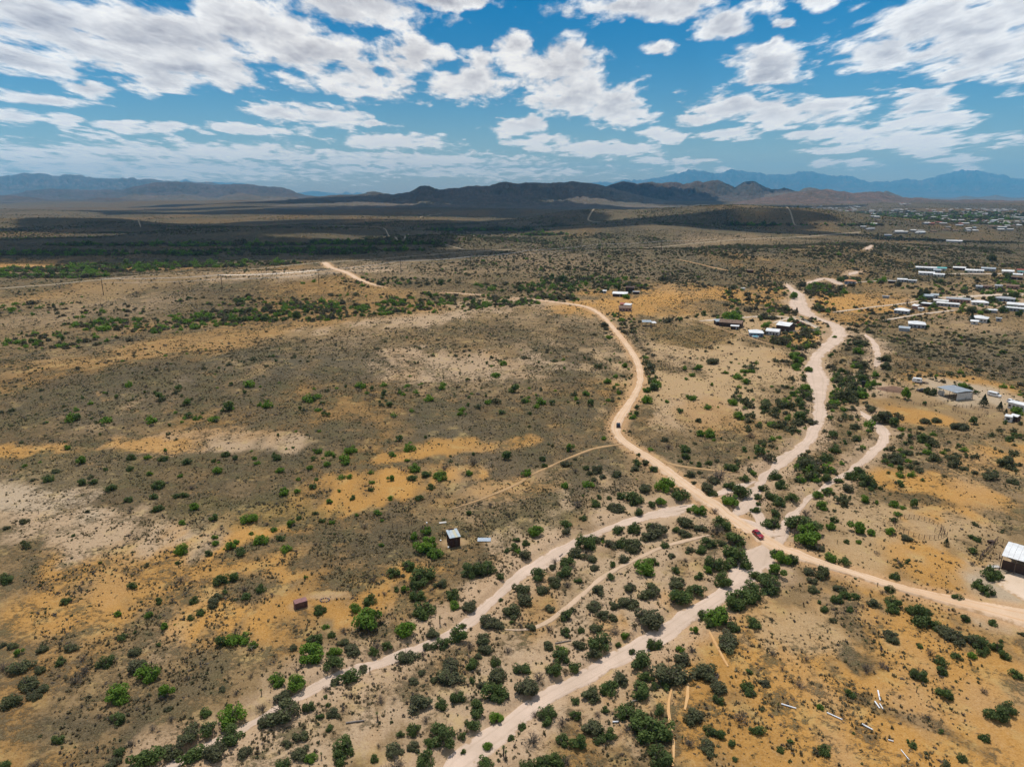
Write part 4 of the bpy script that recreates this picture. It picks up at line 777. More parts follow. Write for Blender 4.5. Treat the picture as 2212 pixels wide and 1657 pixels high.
SH['A4'] = "955,945,35,g 975,1040,24,g 1040,1005,30,g 1520,965,40,g 1450,1015,35,g 1535,1068,40,g 1410,1255,48,g 1025,1215,42,g 1165,1220,25,m 620,1230,58,g 1175,1300,38,g 1465,1385,50,g 1098,1425,35,d 970,1490,38,m 1105,1545,42,g 1195,1550,50,g 1345,985,22,g 1525,1005,20,g 1210,1095,25,g 1370,800,36,m 1055,900,40,m 1140,890,45,m 1225,870,60,d 1095,935,40,g 820,915,22,m 870,908,22,m 720,905,20,m 590,780,55,m 610,910,35,m 640,945,40,m 635,990,40,m 620,1145,40,g 795,1250,28,g 745,1380,26,m 550,1375,28,m 1650,1470,30,d 780,1600,38,d 1575,1560,55,b 1725,1560,30,m 215,1590,28,g 255,1065,36,g 335,1015,30,g 50,1180,32,g 400,920,32,g 405,640,38,m 330,560,25,m 265,655,28,g 455,600,20,m 420,545,30,m 1530,620,50,m 1800,640,85,m 1560,500,38,m 1715,550,38,g 425,278,42,g 500,395,38,m 930,495,60,m 1390,445,90,g 1205,460,40,m 1970,265,40,g 2110,945,40,g 1850,880,50,m 2000,870,60,g"
LMK = [("the tin shed", 979, 1158), ("the rusty metal container", 648, 1303), ("the red car", 1636, 1153), ("the black car", 1335, 920), ("the lower round pen", 1978, 1140),
       ("the white barn roof", 2185, 1195), ("the white pipes", 1880, 1530), ("the flattened tin sheet", 1045, 1168), ("the large grey barn", 2065, 845), ("the upper round pen", 2095, 890),
       ("the turquoise pool", 1637, 725), ("the open ramada", 1410, 697), ("the long orange clearing", 800, 1060), ("the wash crossing", 1530, 1075), ("the left pale patch", 90, 1120),
       ("the lower broad wash", 1350, 1400), ("the lower broad wash end", 1000, 1620), ("the narrow wash bend", 800, 1440), ("the lower narrow wash", 500, 1560), ("the sandy path", 1280, 1260),
       ("the winding footpaths", 1450, 1540), ("the bare yard", 2150, 1290), ("the main wash bend", 1770, 850), ("the main wash", 1740, 960), ("the right side wash", 1850, 1010),
       ("the bottom left corner", 60, 1560), ("the bottom right corner", 2150, 1600), ("the lower orange clearing", 430, 1330), ("the fork of the side track", 1330, 960), ("the field by the ramada", 1500, 790), ("the left roadside", 1100, 1040), ("the dirt track end", 1050, 1090)]
KN = dict(g=('mesquite_tree', 'bright green mesquite', 'tree', 'bright green mesquite trees'), m=('mesquite_bush', 'dull green bush', 'bush', 'dull green bushes'), d=('dark_shrub', 'dark grey-green shrub', 'shrub', 'dark grey-green shrubs'), b=('bare_brush', 'leafless brown brush', 'brush', 'leafless brown brush clumps'))
_ = None
ORD = ['first', 'second', 'third', 'fourth', 'fifth', 'sixth', 'seventh', 'eighth', 'ninth', 'tenth', 'eleventh', 'twelfth', 'thirteenth', 'fourteenth', 'fifteenth', 'sixteenth', 'seventeenth', 'eighteenth', 'nineteenth', 'twentieth']
ORD += ['twenty-' + q for q in ORD[:9]] + ['thirtieth'] + ['thirty-' + q for q in ORD[:9]] + ['fortieth'] + ['forty-' + q for q in ORD[:9]] + ['fiftieth']
items = []
for crop, txt in SH.items():
    for it in txt.split():
        a = it.split(','); X, Y = cF(crop, float(a[0]), float(a[1])); r = float(a[2]) / CROPS[crop][2] * .7373
        dup = False
        for q in items:
            if math.hypot(q[0] - X, q[1] - Y) < .38 * min(q[2], r) + 3: dup = True; break
        if not dup: items.append((float(X), float(Y), r, a[3]))
TAKEN = []      # (x, y, radius) kept free of scatter
labels = {}
built = []
cnt = dict(g=0, m=0, d=0, b=0)
for (X, Y, r, kd) in items:
    # base point: under the middle of the crown
    gx, gy, gz = at(X, Y + .50 * r)
    f = gy * math.cos(PITCH) + (CAM_H - gz) * math.sin(PITCH)
    R_ = r / 1474.7 * f
    if cnt[kd] >= 298: continue
    cnt[kd] += 1
    v = random.randrange(len(VAR[kd])); cm, tm = VAR[kd][v]
    root = bpy.data.objects.new(KN[kd][0], None); COL.objects.link(root)
    s = R_ * random.uniform(1.06, 1.2); sx = s * random.uniform(.80, 1.16)
    root.location = (float(gx), float(gy), float(mz(gx, gy)) - .03); root.rotation_euler = (0, 0, random.uniform(0, 6.28))
    root.scale = (sx, s, s * random.uniform(.82, 1.0) * (1.0 if kd in 'gm' else .85))
    for nm, me in (('crown', cm), ('trunk', tm)):
        if kd == 'b': nm = 'twigs' if nm == 'crown' else 'stems'
        c = bpy.data.objects.new(nm, me); COL.objects.link(c); c.parent = root
        if nm in ('twigs', 'crown'): c['kind'] = 'stuff'
    TAKEN.append((float(gx), float(gy), R_))
    lm = min(LMK, key=lambda l: math.hypot(l[1] - X, (l[2] - Y) * 1.3))
    dx_, dy_ = X - lm[1], (Y - lm[2]) * 1.3; dd = math.hypot(dx_, dy_)
    rel = 'beside' if dd < 45 else ((('just ' if dd < 110 else 'well ') + ('right of' if dx_ > 0 else 'left of')) if abs(dx_) > abs(dy_) else (('just ' if dd < 110 else 'well ') + ('below' if dy_ > 0 else 'above')))
    size = 'small' if R_ < 1.5 else ('large' if R_ > 3.2 else 'mid-sized')
    lab = f"{size} {KN[kd][1]} {rel} {lm[0]}"
    labels.setdefault(lab, []).append((X, root)); built.append((root, kd))
    root['category'] = KN[kd][2]; root['group'] = KN[kd][3]
for lab, L in labels.items():
    L.sort(key=lambda q: q[0])
    for i, (X, o) in enumerate(L):
        if len(L) == 1: o['label'] = lab
        elif i == 0: o['label'] = lab + ', leftmost'
        elif i == len(L) - 1: o['label'] = lab + ', rightmost'
        else: o['label'] = lab + f', {ORD[min(i, 49)]} from left'
print('TRACED', cnt)

# scatter: everything too small or too far to be told apart
ZONES = [ # cx, cy, rx, ry in image pixels, per 100 m2, share bright, size m (diameter)
 (90, 742, 140, 7, 2.6, .85, 3.4), (330, 703, 200, 7, 2.8, .85, 3.4), (560, 683, 220, 6, 3.2, .85, 3.4), (800, 668, 240, 6, 3.6, .85, 3.6), (1010, 655, 190, 5, 4.0, .8, 3.8), (1220, 618, 190, 6, 2.5, .75, 3.8), (1330, 604, 160, 5, 2.5, .6, 4),
 (1770, 840, 110, 130, 2.6, .40, 3.2), (1860, 990, 130, 110, 2.2, .35, 3.0), (1760, 990, 70, 60, 2.6, .35, 3.0), (1650, 1010, 110, 50, 1.4, .3, 2.6), (1900, 920, 90, 50, 1.3, .35, 3.0), (1650, 860, 70, 90, 1.4, .35, 3.0),
 (2010, 960, 220, 46, 2.0, .2, 2.6), (2120, 1010, 160, 30, 1.1, .2, 2.8), (2060, 770, 260, 60, 3.2, .12, 2.2), (1990, 740, 200, 20, 2.2, .2, 2.6), (1900, 690, 170, 40, 1.2, .2, 2.6), (1850, 760, 80, 70, 1.6, .3, 3.0), (2130, 850, 150, 20, 1.4, .3, 3),
 (100, 738, 180, 20, 1.2, .7, 3.6), (330, 704, 180, 16, 1.5, .75, 3.8), (560, 684, 200, 14, 1.7, .75, 4.2), (800, 669, 220, 13, 2.0, .7, 4.4), (1000, 656, 160, 11, 2.4, .65, 4.6), (1130, 648, 120, 10, 2.6, .6, 5), (1230, 622, 200, 15, 1.5, .6, 4.2), (1350, 606, 130, 13, 1.8, .5, 4.4), (1520, 603, 150, 9, 1.6, .4, 4.2), (1690, 602, 110, 14, 1.6, .3, 4.4), (1640, 640, 90, 40, 1.3, .35, 3.8),
 (650, 652, 300, 14, .9, .6, 3.6), (150, 672, 260, 22, .6, .6, 3.4), (820, 612, 200, 14, .7, .5, 3.6), (1050, 610, 200, 16, .7, .4, 3.6), (120, 584, 260, 5, 2.6, .75, 5.5), (60, 598, 180, 4, 2.6, .8, 5.5), (330, 575, 220, 5, 2.6, .6, 5.5), (500, 570, 160, 5, 2.2, .5, 5.5), (960, 640, 300, 7, 1.0, .6, 4),
 (1560, 690, 140, 9, 2.0, .55, 5), (1440, 645, 220, 20, .6, .45, 3.2), (1700, 700, 60, 50, 1.7, .45, 4.2), (1760, 640, 60, 40, 2.2, .4, 4.5), (1850, 610, 60, 10, 2.5, .55, 6), (1950, 610, 120, 20, .9, .3, 4), (1760, 590, 60, 8, 1.4, .5, 5),
 (300, 548, 560, 6, .9, .7, 6), (820, 527, 150, 3, 2.5, .75, 7), (380, 530, 300, 3, 1.6, .7, 7), (700, 541, 260, 4, 1.2, .6, 6), (1180, 508, 60, 2.2, 3, .8, 9), (1080, 498, 160, 1.6, 1.5, .5, 8), (1750, 487, 200, 2, 1.2, .6, 9),
 (1405, 790, 18, 60, 2.2, .55, 3.4), (1290, 720, 50, 22, 1.0, .6, 3), (1345, 830, 30, 80, .9, .6, 3), (1335, 700, 40, 30, 1.0, .5, 3.2), (1560, 960, 160, 30, .8, .35, 2.4), (1500, 740, 90, 10, .0, .3, 2),
 (900, 870, 420, 46, .42, .85, 3.0), (350, 880, 420, 50, .38, .8, 2.8), (860, 870, 90, 20, .7, .7, 3.4), (400, 862, 200, 18, .5, .5, 2.8), (700, 980, 320, 60, .38, .85, 2.3), (150, 940, 200, 40, .25, .7, 2.4), (1160, 980, 160, 50, .3, .4, 2.2), (1200, 760, 160, 60, .25, .5, 2.6), (700, 760, 400, 26, .12, .5, 2.4),
 (1200, 1450, 520, 170, .55, .25, 1.25), (1350, 1230, 240, 90, .8, .25, 1.3), (1150, 1220, 160, 60, .6, .3, 1.4), (1900, 1500, 420, 200, .9, .15, 1.1), (1600, 1530, 200, 120, .7, .2, 1.2), (700, 1500, 420, 130, .35, .2, 1.1), (2000, 1130, 260, 120, .5, .15, 1.2), (250, 1450, 350, 70, .5, .15, 1.1),
 (1350, 560, 460, 28, .8, .08, 2.6), (1650, 598, 420, 26, 2.2, .06, 2.6), (1950, 580, 300, 26, 1.8, .08, 2.8), (1150, 580, 300, 26, .9, .1, 2.8), (1800, 545, 420, 20, 1.2, .05, 3.2), (1100, 520, 420, 22, .8, .1, 3.4), (350, 510, 460, 18, .4, .2, 4), (1500, 640, 240, 24, .7, .3, 2.4),
 (2000, 468, 260, 12, .35, .5, 9), (2050, 490, 220, 14, .35, .4, 7), (2100, 640, 150, 50, .9, .5, 4.2), (1950, 655, 110, 40, .7, .4, 4), (2060, 600, 200, 12, .8, .45, 5), (1480, 470, 700, 40, .12, .1, 5), (500, 465, 560, 26, .10, .3, 5)]
BLK = []          # building footprints (x, y, r), filled below before scattering
def zone_density(x, y, z):
    X, Y = topx(x, y, z); n = len(x)
    w = lodn(x, y, .05, .1, 141, 3) - .5; X = X + 70 * w; 
    XB = X
    best = np.full(n, .05); gr = np.full(n, .4); sz = np.full(n, 1.8)
    r = np.hypot(x, y)
    best = np.where(r < 400, .22, np.where(r < 2600, 1.4, .3)); sz = np.where(r < 300, 1.1, np.where(r > 1800, 2.6, np.where(r > 500, 1.35, 1.6))); gr = np.where(r > 400, .12, .35)
    for (cx, cy, rx, ry, dn, g_, s_) in ZONES:
        q = np.sqrt(((X - cx) / rx) ** 2 + ((Y - cy) / ry) ** 2)
        v = dn * ((2.6 if cy < 745 and cx < 1300 else 2.2) if g_ >= .45 and s_ > 3 else (2.0 if s_ > 2.5 else 1.3)) * (1 - sstep(q, .72, 1.18)); m = v > best
        best[m] = v[m]; gr[m] = g_; sz[m] = s_
    return best, gr, sz
def sample_wedge(n, r0, r1, R, half=40):
    a = np.radians(R.uniform(-half, half, n)); rr = np.sqrt(R.uniform(r0 * r0, r1 * r1, n))
    return rr * np.sin(a), rr * np.cos(a)
def free_mask(x, y, tk):
    ok = np.ones(len(x), bool); o = np.argsort(y); ys = y[o]
    for (tx, ty, tr) in tk:
        i0, i1 = np.searchsorted(ys, ty - tr), np.searchsorted(ys, ty + tr)
        if i0 < i1:
            idx = o[i0:i1]; ok[idx[np.hypot(x[idx] - tx, y[idx] - ty) < tr]] = False
    return ok
def geo_scatter(name, pts, objs_by_kind, label=None):
    """pts: (x,y,z,scale,kind index) -> one object of instances through geometry nodes"""
    x, y, z, s, k = pts
    me = bpy.data.meshes.new(name); n = len(x)
    me.vertices.add(n); me.vertices.foreach_set('co', np.stack([x, y, z], 1).astype(np.float32).ravel())
    for nm, arr in (('sz', s), ('rz', RS.uniform(0, 6.283, n)), ('tall', RS.uniform(.75, 1.15, n))):
        a = me.attributes.new(nm, 'FLOAT', 'POINT'); a.data.foreach_set('value', np.asarray(arr, np.float32))
    a = me.attributes.new('kd', 'INT', 'POINT'); a.data.foreach_set('value', np.asarray(k, np.int32))
    o = bpy.data.objects.new(name, me); COL.objects.link(o)
    ng = bpy.data.node_groups.new(name, 'GeometryNodeTree')
    ng.interface.new_socket('Geometry', in_out='INPUT', socket_type='NodeSocketGeometry'); ng.interface.new_socket('Geometry', in_out='OUTPUT', socket_type='NodeSocketGeometry')
    N = ng.nodes; L = ng.links
    gi = N.new('NodeGroupInput'); gout = N.new('NodeGroupOutput')
    ci = N.new('GeometryNodeCollectionInfo'); cc = bpy.data.collections.new(name + '_kinds')
    for i, q in enumerate(objs_by_kind):
        cc.objects.link(q)
    ci.inputs['Collection'].default_value = cc; ci.inputs['Separate Children'].default_value = True; ci.inputs['Reset Children'].default_value = True
    ip = N.new('GeometryNodeInstanceOnPoints'); ip.inputs['Pick Instance'].default_value = True
    def att(nm, typ):
        a = N.new('GeometryNodeInputNamedAttribute'); a.data_type = typ; a.inputs['Name'].default_value = nm; return a.outputs['Attribute']
    L.new(gi.outputs[0], ip.inputs['Points']); L.new(ci.outputs[0], ip.inputs['Instance']); L.new(att('kd', 'INT'), ip.inputs['Instance Index'])
    cx = N.new('ShaderNodeCombineXYZ'); L.new(att('rz', 'FLOAT'), cx.inputs[2]); L.new(cx.outputs[0], ip.inputs['Rotation'])
    sx_ = N.new('ShaderNodeCombineXYZ'); sa = att('sz', 'FLOAT'); L.new(sa, sx_.inputs[0]); L.new(sa, sx_.inputs[1])
    mm_ = N.new('ShaderNodeMath'); mm_.operation = 'MULTIPLY'; L.new(sa, mm_.inputs[0]); L.new(att('tall', 'FLOAT'), mm_.inputs[1]); L.new(mm_.outputs[0], sx_.inputs[2])
    L.new(sx_.outputs[0], ip.inputs['Scale']); L.new(ip.outputs[0], gout.inputs[0])
    md = o.modifiers.new('scatter', 'NODES'); md.node_group = ng
    tag(o, kind='stuff'); 
    return o
def run_scatter():
    R = np.random.RandomState(5)
    src = []
    for i, kd in enumerate('gmdbf'):
        for v in range(3):
            V, F = leafy(kd, 900 + 10 * v + i, 240 if kd != 'b' else 90, .15 if kd != 'b' else .09, .95 if kd != 'f' else .6)
            src.append(bpy.data.objects.new('%02d_far_bush' % (i * 3 + v), raw_mesh('far_bush', V, F, LEAF[kd])))
    xs = []; 
    for (r0, r1, n, dmax) in ((95, 420, 14000, 2.6), (420, 1100, 44000, 2.6), (1100, 3200, 260000, 2.6), (3200, 6500, 90000, .35)):
        x, y = sample_wedge(n, r0, r1, R)
        area = math.radians(80) / 2 * (r1 * r1 - r0 * r0)
        z = hgt(x, y); d, g, s = zone_density(x, y, z)
        clump = .25 + 1.6 * sstep(lodn(x, y, .04, .07, 151, 3), .38, .62)
        p = d * clump / 100 * area / n
        print('scatter ring', r0, 'max p', float(p.max()))
        keep = R.rand(n) < p
        x, y, g, s, d = x[keep], y[keep], g[keep], s[keep], d[keep]
        xs.append(np.stack([x, y, g, s, d], 1))
    A_ = np.concatenate(xs); x, y, g, s, d = A_.T
    dist = strip_dist(x, y, None, 8.0)
    ok = (dist > s * .35) & free_mask(x, y, [(a, b, c * .8) for a, b, c in TAKEN] + BLK)
    x, y, g, s, d = x[ok], y[ok], g[ok], s[ok], d[ok]
    n = len(x); u = R.rand(n); r = np.hypot(x, y)
    kd = np.where(u < g * .55, 0, np.where(u < g * .55 + .30, 1, np.where(u < .90, 2, 3)))
    kd = np.where((r > 430) & (kd >= 1) & (R.rand(n) < .80), 4, kd); kd = np.where((r > 430) & (kd == 0) & (R.rand(n) < .15), 1, kd)
    near_small = (s < 1.6); kd = np.where(near_small & (R.rand(n) < .5), 3, kd)
    sz = s * .5 * np.exp(R.normal(0, .42, n)) * np.where(r > 430, .85, 1.0)
    zz = mz(x, y)
    print('SCATTER bushes', n)
    geo_scatter('distant_bushes', (x, y, zz - .05, sz, kd * 3 + R.randint(0, 3, n)), src)
    # the carpet of knee-high scrub between the bushes
    low = []
    for i, kd in enumerate('fdsb'):
        for v in range(2):
            V, F = leafy(kd, 500 + 10 * v + i, 46, .26, .62); low.append(bpy.data.objects.new('%02d_low_scrub' % (i * 2 + v), raw_mesh('low_scrub', V, F, LEAF[kd])))
    P = []
    for (r0, r1, n, k0, s0) in ((90, 330, 52000, .85, .27), (330, 800, 150000, .9, .42), (800, 1700, 190000, .75, .72)):
        x, y = sample_wedge(n, r0, r1, R, 39); sc2, cv2 = soil_at(x, y); fine = lodn(x, y, .012, .02, 181, 4, .6)
        p = k0 * np.clip((cv2 - .02) * 1.25, .04, 1) * sstep(fine, .36, .60)
        k = R.rand(n) < p; P.append(np.stack([x[k], y[k], np.full(k.sum(), s0)], 1))
    x, y, s0 = np.concatenate(P).T
    ok = (strip_dist(x, y, None, 4.0) > .4) & free_mask(x, y, BLK); x, y, s0 = x[ok], y[ok], s0[ok]; n = len(x)
    print('SCATTER low scrub', n)
    fld = fbm(x / 40, y / 40, 191, 3) + R.normal(0, .12, n)
    kk = np.where(fld > .56, 1, np.where(fld > .44, 0, 2)); kk = np.where(R.rand(n) < .18, 3, kk)
    geo_scatter('low_scrub', (x, y, mz(x, y) - .03, s0 * np.exp(R.normal(0, .4, n)), kk * 2 + R.randint(0, 2, n)), low)
    # low grass tufts and dwarf scrub on the nearer ground
    tsrc = []
    for i in range(4):
        Rr = np.random.RandomState(70 + i); V = []; F = []
        for q in range(16):
            a = Rr.uniform(0, 6.28); l = Rr.uniform(.5, 1.0); w = .22
            b0 = np.array([math.cos(a) * .15, math.sin(a) * .15, 0]); tip = np.array([math.cos(a) * l * .8, math.sin(a) * l * .8, Rr.uniform(.35, .95)])
            sd = np.array([-math.sin(a), math.cos(a), 0]) * w
            k = len(V); V += [b0 - sd, b0 + sd, tip + sd * .6, tip - sd * .6]; F.append((k, k + 1, k + 2, k + 3))
        tsrc.append(bpy.data.objects.new('%02d_tuft' % i, raw_mesh('tuft', V, F, LEAF['s'] if i < 2 else (LEAF['b'] if i == 2 else LEAF['d']))))
    P = []
    for (r0, r1, n) in ((90, 230, 110000), (230, 520, 170000)):
        x, y = sample_wedge(n, r0, r1, R, 39); sc2, cv2 = soil_at(x, y)
        fine = fbm(x / 4.0, y / 4.0, 161, 3)
        p = np.clip((cv2 - .08) * 1.3, .05, 1) * sstep(fine, .38, .62)
        k = R.rand(n) < p * .9; P.append(np.stack([x[k], y[k], cv2[k]], 1))
    x, y, cv2 = np.concatenate(P).T
    ok = strip_dist(x, y, None, 4.0) > .3
    ok &= free_mask(x, y, BLK); x, y = x[ok], y[ok]; n = len(x)
    print('SCATTER tufts', n)
    sz = .16 + .42 * R.rand(n) ** 2.2
    pick = np.where(fbm(x / 30, y / 30, 171, 3) + R.normal(0, .12, n) > .60, R.randint(2, 4, n), R.randint(0, 2, n))
    geo_scatter('grass_tufts', (x, y, mz(x, y) - .02, sz, pick), tsrc)
# ------------------------------------------------------------------ buildings, vehicles, fences, poles
def flat(name, col, rough=.7, metal=0.0, var=.12, scale=1.5, spec=.3, col2=None, bump=0):
    if name in MATS: return MATS[name]
    m, t, o = newmat(name); P = t.node('ShaderNodeNewGeometry').outputs['Position']
    n = t.noise(P, scale, 4, .65)
    c2 = col2 or tuple(max(0, q * (1 - var * 2)) for q in col)
    c = t.mix(t.ss(n, .4, .68), col, c2)
    principled(t, o, c, rough, n if bump else None, bump or .1, .04, spec, metal); MATS[name] = m; return m
WHITE = flat('white_painted_metal', (.78, .78, .76), .45, .0, .05)
WROOF = flat('white_roof_sheet', (.70, .70, .69), .5, .0, .10, .25)
TIN = flat('galvanised_sheet', (.40, .46, .52), .38, .55, .15, .8, .5, (.55, .56, .56))
TINR = flat('worn_tin_roof', (.25, .31, .36), .5, .2, .2, .8, .4, (.34, .35, .34))
RUSTY = flat('rusted_steel', (.115, .06, .045), .85, .0, .2, 1.3, .2, (.20, .10, .075))
RUSTT = flat('faded_rust_top', (.25, .125, .12), .8, .0, .15, 1.2, .2, (.19, .10, .085))
RWALL = flat('brown_corrugated_wall', (.055, .026, .022), .85, .0, .3, 2.5, .2, (.10, .05, .035))
STUCCO = flat('tan_stucco', (.42, .33, .25), .9); PINKW = flat('pink_brown_stucco', (.36, .22, .17), .9); BROWNR = flat('brown_shingle_roof', (.20, .13, .09), .9, 0, .25, .8)
GREYW = flat('grey_siding', (.34, .35, .36), .8); BLUEW = flat('blue_grey_siding', (.22, .27, .34), .8); DARKW = flat('dark_brown_wall', (.07, .045, .035), .9); WALLW = flat('off_white_wall', (.60, .58, .54), .8)
ORROOF = flat('orange_tile_roof', (.46, .22, .10), .85, 0, .2, 1.2); REDR = flat('dull_red_roof', (.32, .10, .07), .8); TEAL = flat('teal_roof', (.12, .40, .38), .6); GREYR = flat('grey_roof', (.34, .35, .36), .8)
GLASS = flat('dark_window_glass', (.02, .025, .03), .12, 0, .0, 1, .6); TYRE = flat('tyre_rubber', (.02, .02, .02), .8); WOOD = flat('weathered_wood', (.13, .095, .07), .9); POST = flat('rusted_fence_metal', (.10, .065, .05), .8)
REDP = flat('red_car_paint', (.30, .010, .020), .22, .1, .0, 1, .6); BLACKP = flat('black_car_paint', (.018, .02, .024), .22, .1, .0, 1, .6); WHP = flat('white_car_paint', (.75, .75, .74), .3, 0, .0, 1, .5); SILV = flat('silver_trim', (.5, .5, .5), .35, .7, .0); LAMP = flat('lamp_lens', (.65, .65, .62), .2, 0, 0, 1, .6); TAIL = flat('tail_lamp_red', (.35, .01, .01), .3, 0, 0, 1, .5)
POOLW = flat('pool_water', (.05, .38, .50), .08, 0, .05, 1, .6); CONC = flat('pale_concrete', (.50, .47, .43), .9); PIPEW = flat('white_pipe', (.80, .82, .84), .4, 0, .04); DEADW = flat('bleached_dead_wood', (.26, .22, .19), .9)
DIRTP = flat('dark_soil_heap', (.22, .13, .085), .95)
class MB:
    def __init__(s): s.V = []; s.F = []
    def box(s, c, d, rz=0.0, tap=(1, 1)):
        k = len(s.V); cx, cy, cz = c; hx, hy, hz = d[0] / 2, d[1] / 2, d[2] / 2; C_, S_ = math.cos(rz), math.sin(rz)
        for z, t in ((-hz, 1), (hz, 0)):
            tx, ty = (1, 1) if t else tap
            for x, y in ((-hx, -hy), (hx, -hy), (hx, hy), (-hx, hy)):
                x *= tx; y *= ty; s.V.append((cx + x * C_ - y * S_, cy + x * S_ + y * C_, cz + z))
        s.F += [(k + 3, k + 2, k + 1, k), (k + 4, k + 5, k + 6, k + 7)] + [(k + i, k + (i + 1) % 4, k + 4 + (i + 1) % 4, k + 4 + i) for i in range(4)]
        return s
    def tube(s, a, b, ra, rb=None, n=8, cap=True):
        rb = ra if rb is None else rb; a = np.array(a, float); b = np.array(b, float); d = b - a; d /= np.linalg.norm(d) + 1e-9
        u = np.cross(d, (0, 0, 1.0) if abs(d[2]) < .9 else (1.0, 0, 0)); u /= np.linalg.norm(u); v = np.cross(d, u); k = len(s.V)
        for p, r in ((a, ra), (b, rb)):
            for i in range(n): an = 2 * PI * i / n; s.V.append(tuple(p + (u * math.cos(an) + v * math.sin(an)) * r))
        s.F += [(k + i, k + (i + 1) % n, k + n + (i + 1) % n, k + n + i) for i in range(n)]
        if cap: s.F += [tuple(k + i for i in range(n))[::-1], tuple(k + n + i for i in range(n))]
        return s
    def prism(s, prof, y0, y1, ins=0.0):
        """profile in xz, extruded along y"""
        k = len(s.V); n = len(prof)
        for y in (y0, y1):
            for x, z in prof: s.V.append((x, y, z))
        s.F += [tuple(k + i for i in range(n)), tuple(k + n + i for i in range(n))[::-1]]
        s.F += [(k + (i + 1) % n, k + i, k + n + i, k + n + (i + 1) % n) for i in range(n)]
        return s
    def poly(s, pts, th=.0):
        k = len(s.V); n = len(pts); s.V += [tuple(p) for p in pts]; s.F.append(tuple(range(k, k + n)))
        if th:
            s.V += [(p[0], p[1], p[2] - th) for p in pts]; s.F.append(tuple(range(k + n, k + 2 * n))[::-1])
            s.F += [(k + (i + 1) % n, k + i, k + n + i, k + n + (i + 1) % n) for i in range(n)]
        return s
    def obj(s, name, mat, parent=None, bev=0): 
        o = mesh_obj(name, s.V, s.F, mat, parent)
        if bev: b = o.modifiers.new('b', 'BEVEL'); b.width = bev; b.segments = 2; b.limit_method = 'ANGLE'
        return o
def empty(name, x, y, yaw=0.0, dz=0.0, label=None, cat=None, group=None):
    o = bpy.data.objects.new(name, None); COL.objects.link(o); o.location = (float(x), float(y), float(mz(x, y)) + dz); o.rotation_euler = (0, 0, yaw)
    return tag(o, label, cat, group)
def share(src, name, parent, loc=(0, 0, 0), rot=(0, 0, 0)):
    c = bpy.data.objects.new(name, src); COL.objects.link(c); c.parent = parent; c.location = loc; c.rotation_euler = rot; return c
def gp(crop, x, y, h=0.0):
    """ground-plan point of something seen at height h above its ground"""
    X, Y = cF(crop, x, y); gx, gy, gz = at(X, Y); 
    for _ in range(3):
        px, py = frompx_plane(X, Y, float(gz) + h); gz = hgt(px, py)
    return np.array([float(px), float(py)])
def view_yaw(x, y): return -math.atan2(x, y)

def house(crop, cx, cy, wpx, dep, hgt_, yaw, roof, wm, rm, label, name='house', cat='house', win=3, group=None, eave=.45, pitch=.35):
    x, y = gp(crop, cx, cy, hgt_); w = float(px_m(crop, wpx, cx, cy)) * .95
    yaw_ = view_yaw(x, y) + math.radians(yaw)
    r = empty(name, x, y, yaw_, -.1, label, cat, group)
    h = hgt_; BLK.append((x, y, max(w, dep) * .62))
    MB().box((0, 0, h / 2 - .2), (w, dep, h + .2)).obj('walls', wm, r)
    hw, hd = w / 2 + eave, dep / 2 + eave; rise = min(dep * pitch * .5, 1.8); b = MB()
    if roof == 'gable':
        b.prism([(-hd, h), (0, h + rise), (hd, h), (hd, h + .18), (0, h + rise + .2), (-hd, h + .18)], -hw, hw)
        b.V = [(q[1], q[0], q[2]) for q in b.V]; b.F = [f[::-1] for f in b.F]
        MB().poly([(-w / 2, -dep / 2, h - .1), (-w / 2, 0, h + rise), (-w / 2, dep / 2, h - .1)]).poly([(w / 2, dep / 2, h - .1), (w / 2, 0, h + rise), (w / 2, -dep / 2, h - .1)]).obj('gable', wm, r)
    elif roof == 'hip':
        rl = max(.3, hw - hd * .9); P = [(-hw, -hd, h + .05), (hw, -hd, h + .05), (hw, hd, h + .05), (-hw, hd, h + .05), (-rl, 0, h + rise), (rl, 0, h + rise)]
        b.V = P + [(p[0], p[1], h - .12) for p in P[:4]]; b.F = [(0, 1, 5, 4), (1, 2, 5), (2, 3, 4, 5), (3, 0, 4), (9, 8, 7, 6), (0, 6, 7, 1), (1, 7, 8, 2), (2, 8, 9, 3), (3, 9, 6, 0)]
    elif roof == 'shed':
        b.prism([(-hd, h), (hd, h + .7), (hd, h + .85), (-hd, h + .15)], -hw, hw); b.V = [(q[1], q[0], q[2]) for q in b.V]; b.F = [f[::-1] for f in b.F]
    else:
        b.box((0, 0, h + .14), (2 * hw, 2 * hd, .22))
    b.obj('roof', rm, r)
    if win:
        for i in range(win):
            fx = -w / 2 + w * (i + .5) / win
            if i == win // 2 and win > 1: MB().box((fx, -dep / 2 - .03, 1.05), (1.0, .08, 2.1)).obj('door', DARKW if wm is not DARKW else GREYW, r)
            else: MB().box((fx, -dep / 2 - .03, 1.55), (min(1.5, w / win * .5), .08, 1.0)).obj('window', GLASS, r)
    return r
